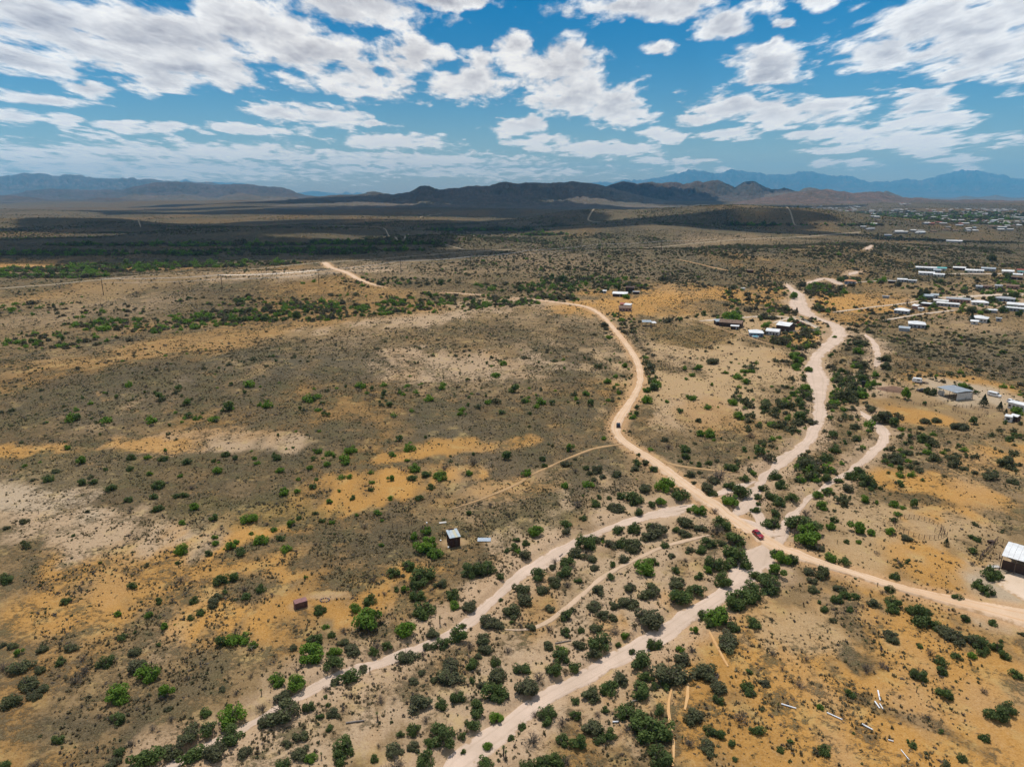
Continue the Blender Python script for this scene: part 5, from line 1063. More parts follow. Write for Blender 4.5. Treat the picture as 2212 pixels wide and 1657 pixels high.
def ramada(crop, cx, cy, wpx, dep, h, yaw, rm, label, name='ramada', cat='shelter', panels=4, slope=.5):
    x, y = gp(crop, cx, cy, h); w = float(px_m(crop, wpx, cx, cy)); r = empty(name, x, y, view_yaw(x, y) + math.radians(yaw), 0, label, cat)
    BLK.append((x, y, max(w, dep) * .6))
    for i in range(panels):
        a = -w / 2 + w * i / panels + .02; b_ = -w / 2 + w * (i + 1) / panels - .02; dz = .03 * (i % 2)
        MB().poly([(a, -dep / 2, h + dz), (b_, -dep / 2, h + dz), (b_, dep / 2, h + slope + dz), (a, dep / 2, h + slope + dz)], .06).obj('roof_panel', rm, r)
    for sx in (-1, 0, 1):
        for sy in (-1, 1): MB().tube((sx * w * .47, sy * dep * .45, -.3), (sx * w * .47, sy * dep * .45, h + (slope if sy > 0 else 0) - .03), .09, n=6).obj('post', WOOD, r)
    return r
def rect_from(crop, pts, h):
    P = [gp(crop, a, b, h) for a, b in pts]; c = sum(P) / 4; u = ((P[1] - P[0]) + (P[2] - P[3])) / 2; v = ((P[3] - P[0]) + (P[2] - P[1])) / 2
    w = np.linalg.norm(u); yaw = math.atan2(u[1], u[0]); d = abs(-u[1] * v[0] + u[0] * v[1]) / w
    return c, w, d, yaw

# --- houses and farm buildings of the valley, nearest groups first
H = house
H('A4', 372, 252, 135, 9, 3.0, -6, 'gable', DARKW, WROOF, 'long dark red ranch house with white metal roof on orange ground', name='ranch_house', win=5)
H('A4', 462, 196, 76, 7, 4.2, -4, 'shed', DARKW, DARKW, 'tall dark brown barn behind the long white-roofed ranch house', name='dark_barn', cat='barn', win=0)
H('A4', 226, 228, 30, 4, 2.6, 0, 'gable', GREYW, WROOF, 'small white-roofed shed left of the long ranch house', name='shed', cat='shed', win=1)
H('A4', 518, 236, 60, 5, 2.4, 0, 'flat', DARKW, GREYR, 'low dark outbuilding right of the long ranch house', name='shed', cat='shed', win=0)
H('A4', 415, 382, 112, 8, 3.0, 4, 'gable', PINKW, BROWNR, 'brown-roofed house by the bend of the dirt road', win=4)
H('A4', 442, 356, 60, 5, 2.8, -20, 'shed', GREYW, WROOF, 'white flat-roofed shed behind the brown-roofed roadside house', name='shed', cat='shed', win=0)
H('A4', 395, 348, 46, 4, 2.5, 10, 'shed', PINKW, REDR, 'small reddish shed behind the brown-roofed roadside house', name='shed', cat='shed', win=0)
ramada('A4', 615, 512, 84, 7, 3.4, 6, TINR, 'open ramada with pale blue tin roof at the field corner')
ramada('A4', 678, 522, 44, 5, 2.8, 16, WROOF, 'smaller white-roofed lean-to right of the open ramada', panels=3)
H('A4', 1400, 516, 200, 11, 3.2, -8, 'gable', DARKW, BROWNR, 'long brown-roofed stable beside the gravel yard', name='stable', cat='barn', win=6)
H('A4', 1285, 506, 72, 7, 3.0, 18, 'shed', DARKW, TINR, 'pale tin-roofed annex at the left end of the brown stable', name='shed', cat='shed', win=0)
H('A4', 1432, 552, 68, 5, 2.6, -4, 'flat', DARKW, WROOF, 'small white-roofed shed in front of the brown stable', name='shed', cat='shed', win=2)
H('A4', 1905, 541, 118, 12, 4.6, -22, 'gable', DARKW, WROOF, 'white-roofed barn with dark walls beside the fenced paddock', name='barn', cat='barn', win=2)
H('A4', 1628, 606, 120, 10, 3.0, 6, 'hip', BLUEW, WROOF, 'white-roofed house behind the round turquoise pool', win=4)
H('A4', 1788, 596, 112, 8, 2.9, -10, 'gable', WALLW, WROOF, 'white-roofed house between the pool house and the barn', win=4)
H('A5', 1085, 404, 118, 10, 3.0, -8, 'hip', GREYW, WROOF, 'white hip-roofed house left of the rust-streaked shed', win=4)
H('A5', 1222, 366, 48, 7, 3.2, -30, 'gable', PINKW, WROOF, 'narrow white and rust roofed shed by the lane', name='shed', cat='shed', win=0)
H('A5', 1258, 388, 42, 4, 2.4, 0, 'flat', WALLW, WROOF, 'tiny flat white shed right of the rust-streaked shed', name='shed', cat='shed', win=1)
H('A5', 1312, 343, 74, 7, 2.9, -14, 'flat', DARKW, WROOF, 'square white carport roof beside the lane', name='carport', cat='carport', win=0)
H('A5', 1320, 273, 84, 8, 3.2, 4, 'gable', BLUEW, TINR, 'pale blue-roofed house beside the dark tall tree', win=3)
H('A5', 1385, 266, 60, 7, 3.0, 4, 'gable', WALLW, TINR, 'pale-roofed wing right of the pale blue-roofed house', win=2)
H('A5', 1445, 318, 116, 5, 2.9, -4, 'gable', WALLW, WROOF, 'long white mobile home, rear one of the pair', name='mobile_home', win=4)
H('A5', 1512, 344, 180, 5, 2.9, -8, 'gable', GREYW, WROOF, 'long white mobile home, front one of the pair', name='mobile_home', win=6)
H('A5', 1605, 303, 190, 7, 3.2, 2, 'gable', PINKW, GREYR, 'long pinkish building with grey roof along the street', name='long_building', cat='building', win=7)
H('A5', 1805, 330, 130, 9, 2.9, 6, 'hip', WALLW, WROOF, 'white hip-roofed house right of the long pinkish building', win=4)
H('A5', 2040, 295, 150, 9, 3.0, -4, 'hip', BLUEW, GREYR, 'blue-grey house below the wide street', win=5)
H('A5', 2140, 352, 132, 8, 3.4, -4, 'gable', WALLW, WROOF, 'large white-roofed building, upper of two at right edge', name='long_building', cat='building', win=5)
H('A5', 2120, 384, 170, 7, 2.8, -6, 'flat', GREYW, WROOF, 'long flat white roof below the large white-roofed building', name='long_building', cat='building', win=6)
H('A5', 1800, 474, 138, 11, 3.2, -6, 'hip', WALLW, WROOF, 'big white house with dark tree at its left end', win=5)
H('A5', 1756, 508, 58, 5, 2.6, 0, 'gable', WALLW, WROOF, 'small white shed in front of the big white house', name='shed', cat='shed', win=1)
H('A5', 1980, 480, 40, 4, 2.6, 0, 'flat', GREYW, GREYR, 'small grey shed right of the big white house', name='shed', cat='shed', win=1)
H('A5', 1222, 526, 134, 12, 3.2, 4, 'hip', GREYW, WROOF, 'white-roofed grey house below the two lanes', win=4)
H('A5', 1108, 570, 86, 6, 2.4, -4, 'gable', GREYW, TINR, 'low grey tin-roofed shed below the white-roofed grey house', name='shed', cat='shed', win=0)
H('A5', 605, 136, 94, 9, 3.0, -2, 'hip', BLUEW, ORROOF, 'house with orange roof and blue walls by the upper wash', win=3)
H('A5', 1085, 122, 80, 6, 2.8, 6, 'gable', GREYW, WROOF, 'left white-roofed house of the row above the scrub', win=3)
H('A5', 1180, 130, 70, 6, 2.6, 0, 'flat', GREYW, WROOF, 'right white-roofed house of the row above the scrub', win=2)
H('A5', 990, 136, 60, 5, 2.6, 0, 'flat', DARKW, GREYR, 'low grey-roofed house at the left end of the row', win=0)
H('A5', 1310, 60, 130, 8, 2.8, 6, 'gable', WALLW, WROOF, 'long white roof left of the upper street', name='mobile_home', win=4)
H('A5', 1425, 76, 90, 7, 2.6, 0, 'gable', WALLW, WROOF, 'white-roofed house right of the long white roof', win=3)
H('A5', 1245, 10, 60, 7, 2.8, 0, 'gable', GREYW, WROOF, 'small white-roofed house far up the valley, left one', win=2)
H('A5', 1340, 14, 110, 7, 2.8, 4, 'gable', GREYW, WROOF, 'white-roofed house far up the valley, middle one', win=2)
H('A5', 1450, 18, 80, 7, 2.8, 0, 'gable', WALLW, TEAL, 'pale green-roofed house far up the valley', win=2)
H('A5', 1410, 36, 60, 7, 2.8, 0, 'gable', GREYW, TINR, 'grey-green roof between the upper houses', win=2)
H('A5', 1615, 14, 100, 7, 2.8, 0, 'gable', DARKW, WROOF, 'white-roofed house at the top of the upper street', win=2)
H('A5', 1725, 38, 96, 8, 2.9, 0, 'gable', WALLW, WROOF, 'white house left of the silver-roofed one on the upper street', win=3)
H('A5', 1805, 40, 60, 7, 2.9, 0, 'gable', WALLW, WROOF, 'small white house beside the upper street', win=2)
H('A5', 1885, 22, 110, 8, 3.0, -4, 'gable', GREYW, TINR, 'silver-roofed house on the upper street', win=3)
H('A5', 2065, 46, 92, 9, 3.8, 0, 'gable', WALLW, WROOF, 'tall white barn with blue-white roof near the upper right', name='barn', cat='barn', win=2)
H('A5', 2190, 36, 70, 7, 3.0, 0, 'gable', WALLW, REDR, 'red-roofed house at the upper right edge', win=2)
H('A5', 2190, 50, 56, 6, 2.6, 0, 'flat', WALLW, TEAL, 'teal-roofed shed in front of the red-roofed house', name='shed', cat='shed', win=1)
H('A5', 2155, 78, 70, 7, 2.8, 0, 'gable', GREYW, WROOF, 'white roof above the dark brown house at right', win=2)
H('A5', 2150, 102, 88, 8, 2.8, 0, 'gable', DARKW, BROWNR, 'dark brown house near the right edge', win=3)
H('A5', 1868, 184, 78, 7, 2.8, -4, 'gable', PINKW, BROWNR, 'pink-brown house beside the pale open ground', win=3)
H('A5', 1800, 186, 50, 6, 2.6, -4, 'gable', GREYW, GREYR, 'grey shed left of the pink-brown house', name='shed', cat='shed', win=1)
H('A5', 1978, 180, 56, 6, 2.6, 0, 'gable', WALLW, GREYR, 'small house with row of windows right of pink-brown house', win=3)
H('A5', 2110, 182, 96, 8, 2.8, -4, 'gable', PINKW, BROWNR, 'brown house at the right below the pale field', win=3)
H('A5', 1915, 404, 80, 6, 2.4, 0, 'flat', GREYW, WROOF, 'low shed with parked cars below the blue-grey house', name='shed', cat='shed', win=0)
H('A5', 2170, 1268, 140, 5, 3.0, -26, 'gable', WALLW, WROOF, 'cream mobile home with white roof at the right edge', name='mobile_home', win=4, eave=.15, pitch=.2)
H('A5', 2078, 1386, 58, 3.4, 2.5, -10, 'gable', WALLW, WROOF, 'left one of two small white garden sheds', name='garden_shed', cat='shed', win=1, eave=.1)
H('A5', 2138, 1384, 60, 3.4, 2.5, -22, 'gable', DARKW, WROOF, 'right one of two small white-roofed sheds, dark walls', name='garden_shed', cat='shed', win=1, eave=.1)
H('A3', 440, 688, 40, 7, 3, 0, 'flat', DARKW, BROWNR, 'lone brown hut on the bare patch up the slope', win=0)
H('A3', 392, 806, 20, 3, 2.2, 20, 'flat', WALLW, WROOF, 'white box on the orange slope behind the stable', name='shed', cat='shed', win=0)
H('A5', 935, 276, 56, 3, 2.0, 0, 'flat', GREYW, GREYR, 'low pale rack on the orange field across the wash', name='hay_rack', cat='rack', win=0)
H('A3', 1760, 500, 90, 10, 3, 0, 'gable', GREYW, WROOF, 'long white-roofed house alone on the grey plain', win=0)
H('A3', 1330, 460, 44, 9, 3, 0, 'gable', BLUEW, GREYR, 'grey house on the dark slope left of white one', win=0)

# big grey barn with half-open sides
def open_barn(crop, corners, h, label, rm, panels, wallm, gap=.3, name='barn', rise=.6):
    c, w, d, yaw = rect_from(crop, corners, h); BLK.append((c[0], c[1], max(w, d) * .6))
    r = empty(name, c[0], c[1], yaw, 0, label, 'barn')
    for i in range(panels):
        a = -w / 2 + w * i / panels + .02; b_ = -w / 2 + w * (i + 1) / panels - .02; z = .035 * (i % 2)
        MB().poly([(a, -d / 2, h + z), (b_, -d / 2, h + z), (b_, 0, h + rise + z), (a, 0, h + rise + z)], .07).poly([(a, 0, h + rise + z), (b_, 0, h + rise + z), (b_, d / 2, h + z), (a, d / 2, h + z)], .07).obj('roof_panel', rm, r)
    n = max(3, int(w / 5))
    for i in range(n + 1):
        for sy in (-1, 1): MB().tube((-w / 2 * .97 + w * .97 * i / n, sy * d * .48, -.4), (-w / 2 * .97 + w * .97 * i / n, sy * d * .48, h - .03), .12, n=6).obj('post', WOOD, r)
    MB().box((0, d * .46, h * .45), (w * .94, .12, h * .8)).obj('back_wall', wallm, r)
    MB().box((-w * .3 if wallm is not DARKW else 0, -d * .40, h * .34), (w * (.3 if wallm is not DARKW else .93), .12, h * .62)).obj('low_wall_or_shade', wallm, r)  # grey barn: short wall; white-roofed barn: dark sheet standing in for under-roof shade
    MB().box((w * .47, 0, h * .45), (.12, d * .85, h * .8)).obj('end_wall', wallm, r)
    return c, w, d, yaw
open_barn('A5', [(1430, 1120), (1606, 1182), (1738, 1150), (1535, 1097)], 4.2, 'large grey open-sided barn with flat ribbed metal roof', flat('grey_ribbed_roof', (.27, .30, .33), .55, .2, .1, .6), 8, WALLW, rise=.3)
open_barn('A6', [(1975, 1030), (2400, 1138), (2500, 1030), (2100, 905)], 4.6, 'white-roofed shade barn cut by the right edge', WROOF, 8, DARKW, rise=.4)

# --- the tin shed, the rusty container, and small things round them
c, w, d, yaw = rect_from('B3', [(1434, 756), (1512, 744), (1487, 684), (1406, 700)], 3.6)
r = empty('tin_shed', c[0], c[1], yaw, 0, 'tall rusty brown corrugated shed with slanted silver tin roof', 'shed'); BLK.append((c[0], c[1], 4))
w = max(w * .9, 3.0); d = max(d * .85, 2.8)
hb, hf = 3.6, 3.2
for nm, pts in (('front_wall', [(-w / 2, -d / 2, -.2), (w / 2, -d / 2, -.2), (w / 2, -d / 2, hf), (-w / 2, -d / 2, hf)]), ('right_wall', [(w / 2, -d / 2, -.2), (w / 2, d / 2, -.2), (w / 2, d / 2, hb), (w / 2, -d / 2, hf)]),
                ('back_wall', [(w / 2, d / 2, -.2), (-w / 2, d / 2, -.2), (-w / 2, d / 2, hb), (w / 2, d / 2, hb)]), ('left_wall', [(-w / 2, d / 2, -.2), (-w / 2, -d / 2, -.2), (-w / 2, -d / 2, hf), (-w / 2, d / 2, hb)])):
    pts = [Vector(p) for p in pts]; n_ = 14; b = MB()
    for i in range(n_):      # corrugation: alternate sheets stand proud
        t0, t1 = i / n_, (i + 1) / n_; nrm = (pts[1] - pts[0]).cross(pts[3] - pts[0]).normalized() * (.045 if i % 2 else 0)
        a0 = pts[0].lerp(pts[1], t0) + nrm; a1 = pts[0].lerp(pts[1], t1) + nrm; b1 = pts[3].lerp(pts[2], t1) + nrm; b0 = pts[3].lerp(pts[2], t0) + nrm; b.poly([a0, a1, b1, b0])
    b.obj(nm, RWALL, r)
for i in range(4):
    a = -w / 2 - .2 + (w + .4) * i / 4 + .01; b_ = a + (w + .4) / 4 - .02; e = d / 2 + .25; z = .03 * (i % 2)
    MB().poly([(a, -e, hf + z - .02), (b_, -e, hf + z - .02), (b_, e, hb + z + .08), (a, e, hb + z + .08)], .04).obj('roof_sheet', TINR if i != 2 else flat('yellowed_tin', (.38, .36, .26), .5, .2), r)
MB().box((-.1, d / 2 + .1, hb + .22), (w * .55, .3, .25)).obj('roof_beam', RWALL, r)
MB().box((w * .15, -d / 2 - .06, 1.0), (.95, .07, 2.0)).obj('door', DARKW, r)
for i, (bx, by) in enumerate(((1390, 795), (1400, 780))):
    pass
x, y, _ = ground('B3', 1710, 788)
r = empty('tin_sheets', x, y, view_yaw(x, y) - .05, 0, 'two bluish corrugated tin sheets lying in the grass right of shed', 'tin sheets'); BLK.append((x, y, 2.2))
for k in range(2):
    b = MB()
    for i in range(14):
        a = -2.0 + i * .285; b.poly([(a, -.55 + 1.1 * k, .22 + .05 * (i % 2)), (a + .285, -.55 + 1.1 * k, .22 + .05 * ((i + 1) % 2)), (a + .285, .48 + 1.1 * k, .26 + .05 * ((i + 1) % 2)), (a, .48 + 1.1 * k, .26 + .05 * (i % 2))], .02)
    b.obj('sheet', TIN, r)
c, w, d, yaw = rect_from('B3', [(178, 1292), (278, 1262), (262, 1250), (163, 1276)], 1.7)
r = empty('rusty_container', c[0], c[1], yaw, 0, 'rusty brown metal box container lying on the orange ground', 'container'); BLK.append((c[0], c[1], 4)); d = max(d, 1.9)
hb = MB().box((0, 0, .85), (w, d, 1.7)).obj('body', RUSTY, r, .03); MB().box((0, 0, 1.74), (w + .06, d + .06, .07)).obj('lid', RUSTT, r)
for i in range(9): MB().box((-w / 2 + w * (i + .5) / 9, -d / 2 - .03, .85), (.09, .07, 1.55)).obj('rib', RUSTY, r)
MB().box((-w / 2 - .03, 0, .8), (.07, d * .75, 1.4)).obj('door', RUSTT, r)
x, y, _ = ground('B3', 420, 1268); r = empty('stone_ring', x, y, 0, 0, 'dark ring of stones on pale sand right of rusty container', 'stone ring')
for i in range(12):
    a = i * 2 * PI / 12; MB().box((1.15 * math.cos(a), .9 * math.sin(a), .14), (.42, .36, .34), a, (.7, .7)).obj('stone', DEADW if i % 3 else RUSTT, r, .04)
x, y, _ = ground('B3', 1375, 642); r = tag(MB().box((0, 0, .12), (2.3, .9, .1)).obj('pale_board', CONC), 'pale board lying behind the tin shed', 'board'); r.location = (x, y, float(mz(x, y)) + .05); r.rotation_euler = (0, 0, .25)
for i, (bx, by, lab) in enumerate(((1245, 645, 'small white bucket left of the pale board'), (1420, 843, 'small white bucket in front of tin shed'), (1358, 788, 'white bucket beside big tree left of shed'))):
    x, y, _ = ground('B3', bx, by); r = tag(MB().tube((0, 0, 0), (0, 0, .36), .20, .26, 10).obj('bucket', WHITE), lab, 'bucket'); r.location = (x, y, float(mz(x, y)))
PST = MB().tube((0, 0, -.3), (0, 0, 1.6), .11, .09, 6)
pm = PST.obj('wooden_post', WOOD); pme = pm.data; first = True
for (cr, bx, by, lab) in (('B3', 968, 680, 'leftmost of the old fence posts left of shed'), ('B3', 1005, 688, 'second old fence post from left, left of shed'), ('B3', 1095, 665, 'third old fence post from left, left of shed'), ('B3', 1122, 655, 'rightmost of the old fence posts left of shed'), ('B3', 1373, 745, 'lone post against the left side of tin shed'), ('B3', 2100, 1050, 'lone dark post beside the narrow wash'), ('B3', 1503, 960, 'lone post below the tin shed'), ('B5', 160, 1045, 'thin dead post beside the narrow wash bend'), ('A6', 1497, 860, 'lone post right of lower round pen')):
    x, y, _ = ground(cr, bx, by); o = pm if first else bpy.data.objects.new('wooden_post', pme)
    if not first: COL.objects.link(o)
    first = False; o.location = (x, y, float(mz(x, y))); tag(o, lab, 'post', 'old wooden posts')

# --- cars
def car(x, y, yaw, paint, label, kind='hatch', cat='car', name='parked_car', L=4.4, Wd=1.8, Hh=1.5):
    r = empty(name, x, y, yaw, .42 if name in ('red_car', 'black_car') else .06, label, cat); hw = Wd / 2; l = L / 2
    zb = .30
    if kind == 'van': prof = [(-l, zb), (-l, 1.75), (-l + .1, Hh - .03), (-l + .3, Hh), (l - 1.6, Hh), (l - .95, 1.25), (l - .1, 1.05), (l, .8), (l, zb)]
    elif kind == 'truck': prof = [(-l, zb), (-l, 1.0), (l - 1.5, 1.02), (l - .15, .98), (l, .75), (l, zb)]
    else: prof = [(-l, zb), (-l, .72), (-l + .08, .98), (-l + .25, 1.02), (l - 1.25, 1.0), (l - .2, .86), (l, .66), (l, zb)]
    b = MB(); prof_ = prof
    b.prism(prof_, -hw, hw); b.obj('body', paint, r, .07)
    if kind != 'van':
        if kind == 'truck': cb = [(-.5, 1.0), (-.35, Hh), (.75, Hh), (1.35, 1.0)]
        else: cb = [(-l + .12, 1.0), (-l + .5, Hh - .04), (-l + .8, Hh), (l - 2.2, Hh - .02), (l - 1.35, 1.0)]
        k = MB(); n = len(cb)
        for s_, in_ in ((-1, 1), (1, 1)):
            for xx, zz in cb: k.V.append((xx, s_ * (hw - .06 - .16 * (zz - 1.0) / (Hh - 1.0)), zz))
        k.F = [tuple(range(n)), tuple(range(n, 2 * n))[::-1]] + [((i + 1) % n, i, n + i, n + (i + 1) % n) for i in range(n)]
        k.obj('windows', GLASS, r)
        top = [p for p in cb if p[1] > Hh - .1]; MB().box(((top[0][0] + top[-1][0]) / 2, 0, Hh + .0), (top[-1][0] - top[0][0] + .12, Wd - .38, .06)).obj('roof', paint, r, .02)
        for xx in ([cb[0], cb[-1]]): pass
        for s_ in (-1, 1): MB().box(((cb[0][0] + cb[-1][0]) / 2, s_ * (hw - .125), 1.25), (.1, .05, .5)).obj('pillar', paint, r)
    else:
        for s_ in (-1, 1): MB().box((-.3, s_ * (hw + .005), 1.42), (L * .55, .03, .42)).obj('window', GLASS, r)
        MB().poly([(l - .92, -hw + .12, 1.30), (l - .92, hw - .12, 1.30), (l - 1.5, hw - .15, Hh - .08), (l - 1.5, -hw + .15, Hh - .08)]).obj('windscreen', GLASS, r)
    for sx in (-1, 1):
        for sy in (-1, 1):
            wl = MB().tube((sx * L * .31, sy * (hw - .22), .32), (sx * L * .31, sy * (hw + .02), .32), .33, n=16).obj('wheel', TYRE, r)
            MB().tube((sx * L * .31, sy * (hw + .0), .32), (sx * L * .31, sy * (hw + .035), .32), .19, n=12).obj('rim', SILV, wl)
    for sy in (-1, 1):
        MB().box((l - .03, sy * (hw - .3), .72), (.10, .36, .15)).obj('headlight', LAMP, r); MB().box((-l + .02, sy * (hw - .2), .82), (.08, .26, .2)).obj('tail_light', TAIL, r)
    MB().box((l + .02, 0, .42), (.12, Wd * .92, .16)).obj('bumper', paint if kind != 'truck' else SILV, r); MB().box((-l - .02, 0, .42), (.12, Wd * .92, .16)).obj('bumper', paint if kind != 'truck' else SILV, r)
    return r
def car_at(crop, cx, cy, tx, ty, *a, **k):
    """heading towards crop point tx, ty"""
    p = ground(crop, cx, cy); q = ground(crop, tx, ty); BLK.append((float(p[0]), float(p[1]), 3)); return car(float(p[0]), float(p[1]), math.atan2(q[1] - p[1], q[0] - p[0]), *a, **k)
car_at('B5', 1992, 745, 2070, 806, REDP, 'dark red hatchback on the dirt road at the wash crossing', name='red_car', L=4.1, Wd=1.7, Hh=1.45)
car_at('A4', 352, 1492, 348, 1400, BLACKP, 'black car driving away round the bend of the dirt road', name='black_car', L=4.6, Hh=1.65)
car_at('A5', 1935, 1205, 2010, 1222, WHP, 'white van on the gravel yard right of the grey barn', 'van', 'van', 'white_van', L=6.0, Wd=2.1, Hh=2.2)
car_at('A5', 2088, 1256, 2150, 1240, WHP, 'white car parked left of the cream mobile home')
car_at('A5', 1268, 1166, 1200, 1150, BLACKP, 'dark pickup parked between the pens and the grey barn', 'truck', 'truck', 'pickup_truck', L=5.2, Wd=1.95, Hh=1.75)
car_at('A4', 1858, 588, 1862, 560, WHP, 'white car left of two in front of white-roofed barn')
car_at('A4', 1902, 606, 1850, 590, WHP, 'white car right of two in front of white-roofed barn')
car_at('A4', 2037, 534, 2080, 540, REDP, 'dark red pickup in the paddock right of the white-roofed barn', 'truck', 'truck', 'pickup_truck', L=5.2, Hh=1.75)
car_at('A5', 2100, 408, 2150, 408, BLACKP, 'dark car under the long flat white roof')
car_at('A5', 1875, 410, 1900, 410, BLACKP, 'dark car parked by the low shed')
car_at('A5', 1950, 412, 1980, 412, WHP, 'white car parked right of the low shed')
car_at('A5', 2180, 196, 2212, 196, WHP, 'white car beside the brown house at right')
# camper trailer
x, y, _ = ground('A5', 1220, 1080); r = empty('camper_trailer', x, y, view_yaw(x, y), .0, 'small white camper trailer behind the pens', 'trailer'); BLK.append((float(x), float(y), 4))
MB().prism([(-2.3, .6), (-2.4, 1.6), (-2.0, 2.7), (2.0, 2.7), (2.4, 1.7), (2.2, .6)], -1.1, 1.1).obj('body', WHITE, r, .1)
for sx in (-.5, .5): MB().tube((sx, -1.12, .35), (sx, -.9, .35), .34, n=12).obj('wheel', TYRE, r)
MB().box((.6, -1.12, 1.8), (1.2, .05, .6)).obj('window', GLASS, r); MB().box((2.9, 0, .5), (1.4, .12, .12)).obj('hitch', SILV, r)
x, y, _ = ground('A5', 1275, 1084); r = empty('flat_trailer', x, y, view_yaw(x, y) - .1, 0, 'low flat trailer right of the small white camper', 'trailer')
MB().box((0, 0, .7), (5.2, 2.0, .16)).obj('deck', DARKW, r)
for sx in (-.6, .6): MB().tube((sx, -1.1, .35), (sx, -.85, .35), .34, n=12).obj('wheel', TYRE, r)
# pool
x, y, _ = ground('A4', 1620, 662); rr_ = float(px_m('A4', 29, 1620, 650)); r = empty('swimming_pool', x, y, 0, 0, 'round above-ground pool with turquoise water', 'pool'); BLK.append((float(x), float(y), rr_ + 1))
MB().tube((0, 0, -.2), (0, 0, 1.15), rr_, n=28, cap=False).obj('pool_wall', WHITE, r); MB().tube((0, 0, .9), (0, 0, 1.05), rr_ - .08, n=28).obj('water', POOLW, r)
b = MB()
for i in range(28):
    a0, a1 = i * 2 * PI / 28, (i + 1) * 2 * PI / 28
    b.poly([(rr_ * 1.03 * math.cos(a0), rr_ * 1.03 * math.sin(a0), 1.2), (rr_ * 1.03 * math.cos(a1), rr_ * 1.03 * math.sin(a1), 1.2), ((rr_ - .15) * math.cos(a1), (rr_ - .15) * math.sin(a1), 1.2), ((rr_ - .15) * math.cos(a0), (rr_ - .15) * math.sin(a0), 1.2)], .05)
b.obj('rim', WHITE, r)
# water tank on legs, dirt heap
x, y, _ = ground('A5', 718, 1142); r = empty('water_tower', x, y, 0, 0, 'small dark tank on a post by the pen fence', 'tank')
MB().box((0, 0, 1.5), (.9, .9, 3.2)).obj('stand', DARKW, r); MB().tube((0, 0, 3.1), (0, 0, 4.6), 1.0, n=12).obj('tank', TYRE, r)
x, y, _ = ground('A5', 1005, 1150); r = empty('dirt_heap', x, y, view_yaw(x, y), -.1, 'brown heap of soil beside the green tree in the pens', 'dirt heap'); BLK.append((float(x), float(y), 6))
th = np.linspace(0, 2 * PI, 28); rad = np.linspace(0, 1, 8)
X = (rad[:, None] * np.cos(th)) * 8 * (1 + .2 * (vn(np.cos(th) * 2, np.sin(th) * 2, 3) - .5)); Y = rad[:, None] * np.sin(th) * 4.5; Z = 2.2 * (1 - rad[:, None] ** 1.6) * (.8 + .4 * vn(X / 2, Y / 2, 9))
hp = grid_mesh('heap', X[::-1], Y[::-1], Z[::-1], DIRTP); hp.parent = r

# --- fences
POSTM = MB().tube((0, 0, -.3), (0, 0, 1.5), .07, n=5).obj('post', POST); postme = POSTM.data; bpy.data.objects.remove(POSTM)
POSTW = MB().tube((0, 0, -.3), (0, 0, 1.3), .09, n=5).obj('post', WHITE); postw = POSTW.data; bpy.data.objects.remove(POSTW)
def fence(crop, pts, label, gap=3.2, rails=(.5, .95, 1.35), pm=postme, rm=POST, rr=.035, closed=False, world=None, name='fence'):
    P = [np.array([float(q) for q in ground(crop, a, b)[:2]]) for a, b in pts] if world is None else world
    if closed: P = P + [P[0]]
    r = empty(name, P[0][0], P[0][1], 0, 0, label, 'fence'); z0 = r.location.z
    Q = []
    for a, b in zip(P[:-1], P[1:]):
        n = max(1, int(round(np.linalg.norm(b - a) / gap)))
        for i in range(n): Q.append(a + (b - a) * i / n)
    Q.append(P[-1]); pos = [(q[0] - P[0][0], q[1] - P[0][1], float(mz(q[0], q[1])) - z0) for q in Q]
    for p in (pos[:-1] if closed else pos): share(pm, 'post', r, p)
    for h in rails:
        b = MB()
        for p, q in zip(pos[:-1], pos[1:]): b.tube((p[0], p[1], p[2] + h), (q[0], q[1], q[2] + h), rr, n=4, cap=False)
        b.obj('rail', rm, r)
    return r
def round_pen(crop, cx, cy, rpx, n, label):
    x, y, _ = ground(crop, cx, cy); R_ = float(px_m(crop, rpx, cx, cy)); BLK.append((float(x), float(y), R_ - .5))
    fence(crop, None, label, gap=99, world=[np.array([float(x) + R_ * math.cos(i * 2 * PI / n), float(y) + R_ * math.sin(i * 2 * PI / n)]) for i in range(n)], closed=True, name='round_pen', rr=.03)
round_pen('A5', 1712, 1352, 138, 26, 'upper round pen of dark rails beside the pine trees')
round_pen('A6', 1238, 786, 204, 30, 'lower round pen of dark rails on open ground')
fence('A5', [(540, 930), (590, 990), (640, 1060), (700, 1128), (780, 1168), (900, 1204), (1000, 1232), (1070, 1250), (1130, 1268), (1250, 1296), (1350, 1300), (1440, 1280), (1500, 1262), (1512, 1232)], 'long curved fence round the horse pens', 3.0)
fence('A5', [(855, 1130), (940, 1160), (1070, 1190), (1160, 1180), (1250, 1165), (1200, 1130), (1080, 1098)], 'inner fence round the soil heap and tree')
fence('A5', [(1420, 1180), (1520, 1215), (1600, 1225)], 'short dark fence in front of the grey barn', 2.2)
fence('A5', [(1840, 1275), (1920, 1320), (2010, 1345), (2060, 1350)], 'fence line below the pine trees')
fence('A4', [(475, 610), (520, 680), (570, 745), (640, 830), (715, 895)], 'dark fence down the left side of the brown field')
fence('A4', [(790, 920), (900, 908), (1010, 888), (1120, 868), (1240, 845), (1360, 822), (1480, 795)], 'dark fence along the lower side of the tan field')
fence('A4', [(1050, 512), (1150, 545), (1250, 575), (1370, 605), (1480, 635), (1600, 672), (1720, 715)], 'dark fence between the brown field and the yards')
fence('A4', [(2015, 478), (2070, 505), (2140, 545), (2212, 575)], 'white fence from the lane to the wash', pm=postw, rm=WHITE, rr=.05)
